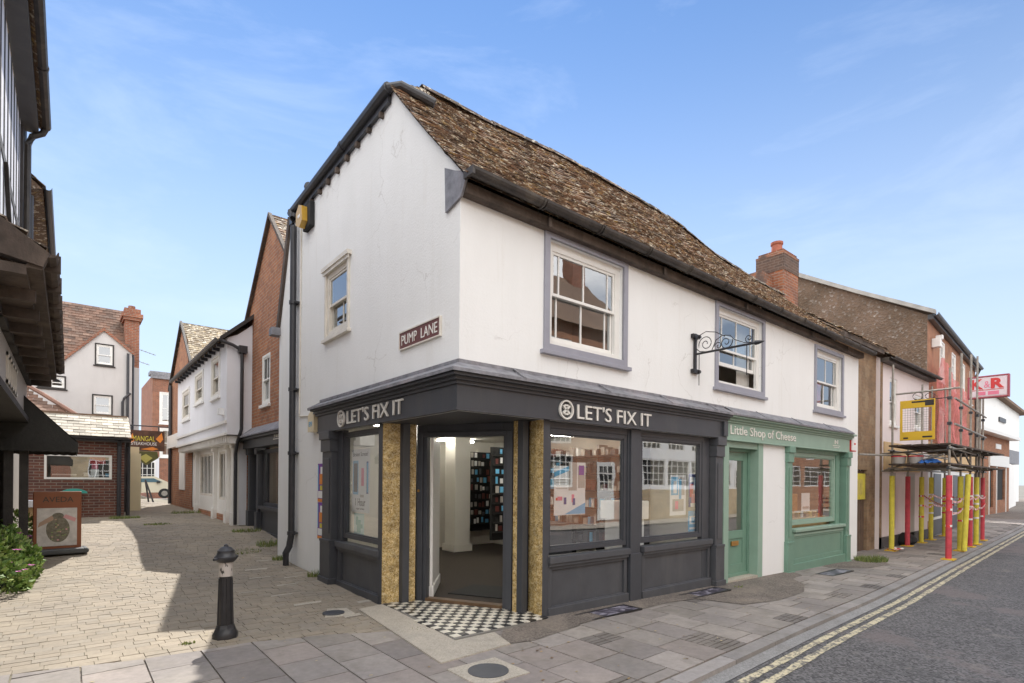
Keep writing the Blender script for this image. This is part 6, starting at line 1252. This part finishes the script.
# K&R projecting sign
t=thing('projecting_sign',(18.5,-1.3,4.6),'white K&R projecting sign with red letters on a tall grey pole above the scaffold','sign')
KP=Plane((18.5,0,0),(0,-1,0),(-1,0,0)); U0,U1,Z0,Z1=KR
m=MB(); m.pbox(KP,U0,U1,Z0,Z1,-.08,.08); o=m.build('panel',flat('pale_pink_panel',(.72,.62,.66)),t,bevel=.04)
m=MB(); frame(m,KP,U0-.03,U1+.03,Z0-.03,Z1+.03,.045,-.09,.09); m.build('rim',flat('dull_red_rim',(.35,.07,.09)),t,bevel=.01)
w=U1-U0;h=Z1-Z0
text('lettering','K',KP,U0+.07*w,U0+.38*w,Z0+.40*h,Z0+.9*h,.081,redp,t,off=.03); text('lettering','&',KP,U0+.40*w,U0+.55*w,Z0+.46*h,Z0+.78*h,.081,pinkp,t); text('lettering','R',KP,U0+.57*w,U0+.91*w,Z0+.40*h,Z0+.9*h,.081,redp,t,off=.05)
m=MB(); m.pbox(KP,U0+.09*w,U0+.9*w,Z0+.34*h,Z0+.37*h,.081,.085); m.pbox(KP,U0+.22*w,U0+.44*w,Z0+.10*h,Z0+.28*h,.081,.085,1); m.pbox(KP,U0+.5*w,U0+.78*w,Z0+.10*h,Z0+.28*h,.081,.085,1); m.build('print',[redp,pinkp],t)
m=MB(); m.tube([(18.5,-(U0+.28*w),-.2),(18.5,-(U0+.28*w),Z0)],.035,8); m.build('pole',steel,t)
# yellow notice on the gate
m=MB(); m.box(12.5,13.32,.535,.55,1.17,1.85); m.box(12.7,13.1,.53,.535,1.3,1.7,1); solo(m,'gate_notice',[yel,paint('faded_yellow_print',(.6,.5,.12),.6,.2,9)],(12.9,.54,1.17),'yellow notice fixed to the slatted gate','notice')
t=thing('pink_house_bracket',(16.6,.3,4.2),'small black iron scroll bracket on the pale pink house','sign bracket'); m=MB()
m.tube([(16.6,.38,4.1),(16.6,-.5,4.1)],.014,5); m.tube([(16.6,.2+.13*math.cos(i*.6),4.22+.11*math.sin(i*.6)) for i in range(11)],.01,5); m.tube([(16.6,-.1+.12*math.cos(i*.6),4.2+.09*math.sin(i*.6)) for i in range(11)],.01,5); m.build('scroll',blackm,t)
m=MB(); m.pbox(FB,.7,.95,6.2,6.5,0,.25); m.pbox(FB,.75,.9,6.45,6.6,.1,.3); solo(m,'security_camera',[whp],FB(.8,6.2,.1),'white security camera high on the orange brick front','camera',bevel=.02)
# ---------------- weeds ----------------
random.seed(21)
def tuft(x,y,r,n,h,label,cols=((.16,.22,.05),(.10,.16,.035),(.25,.26,.08))):
    m=MB()
    for _ in range(n):
        a=random.uniform(0,6.28); q=r*math.sqrt(random.random()); p=Vector((x+q*math.cos(a),y+q*.6*math.sin(a),0)); p.z=g(p.x,p.y)+.005; d=Vector((random.uniform(-.5,.5),random.uniform(-.5,.5),1))*h*random.uniform(.3,1); s_=Vector((random.uniform(-1,1),random.uniform(-1,1),0)).normalized()*.006
        m.col=pick(cols,.2); m.face([p-s_,p+s_,p+d*.6+s_*.7+Vector((0,0,0)),p+d]); 
    o=solo(m,'weed_tuft',[grassm],(x,y,g(x,y)),label,'weeds','weeds along the walls',recalc=False); return o
for (x,y,r,n,h,l) in ((11.0,-.32,.5,900,.14,'long grassy weeds at the right end of the cheese shop'),(-.1,5.6,.14,130,.11,'weeds at the foot of the lane downpipe'),(-.08,3.9,.10,70,.14,'small weed against the white wall beneath the posters'),(.15,7.0,.3,260,.13,'weeds along the foot of the lane charcoal shopfront'),(.05,8.6,.3,220,.1,'weeds by the lane shop door'),(-.5,6.6,.35,160,.05,'low weeds spread between the lane blocks'),(-1.9,13.2,.35,400,.09,'weeds round the corner of the low brick shop'),(-2.18,1.35,.07,60,.03,'tiny weeds left of the bollard'),(-1.4,10.9,.3,220,.06,'mossy weeds by the low shop downpipes'),(-.1,14.5,.6,300,.12,'weeds along the red brick end wall'),(-.18,.42,.15,60,.03,'little weeds in the joint of the stone apron'),(5.1,-.3,.12,60,.04,'tiny weeds beside the green doorstep')): tuft(x,y,r,n,h,l)

random.seed(33)
t=thing('fallen_leaves',(-1,1,0),'scattered dry leaves and crumbs lying on the lane and pavement','leaves'); t['kind']='stuff'
m=MB()
for _ in range(150):
    x=random.uniform(-3.2,6); y=random.uniform(-1.8,6) if x<-.2 else random.uniform(-1.9,-.15)
    if x<-.2 and random.random()<.5: x=-random.random()**2*1.2-.05
    p=Vector((x,y,g(x,y)+.016)); a=random.uniform(0,6.28); r=random.uniform(.008,.022); m.col=pick([(.30,.20,.08),(.16,.10,.05),(.40,.33,.18)],.3)
    m.face([p+Vector((r*math.cos(a+q),r*.6*math.sin(a+q),.006*math.sin(q*2))) for q in (0,1.6,3.1,4.7)])
m.build('leaf_scatter',leafm,t,recalc=False)
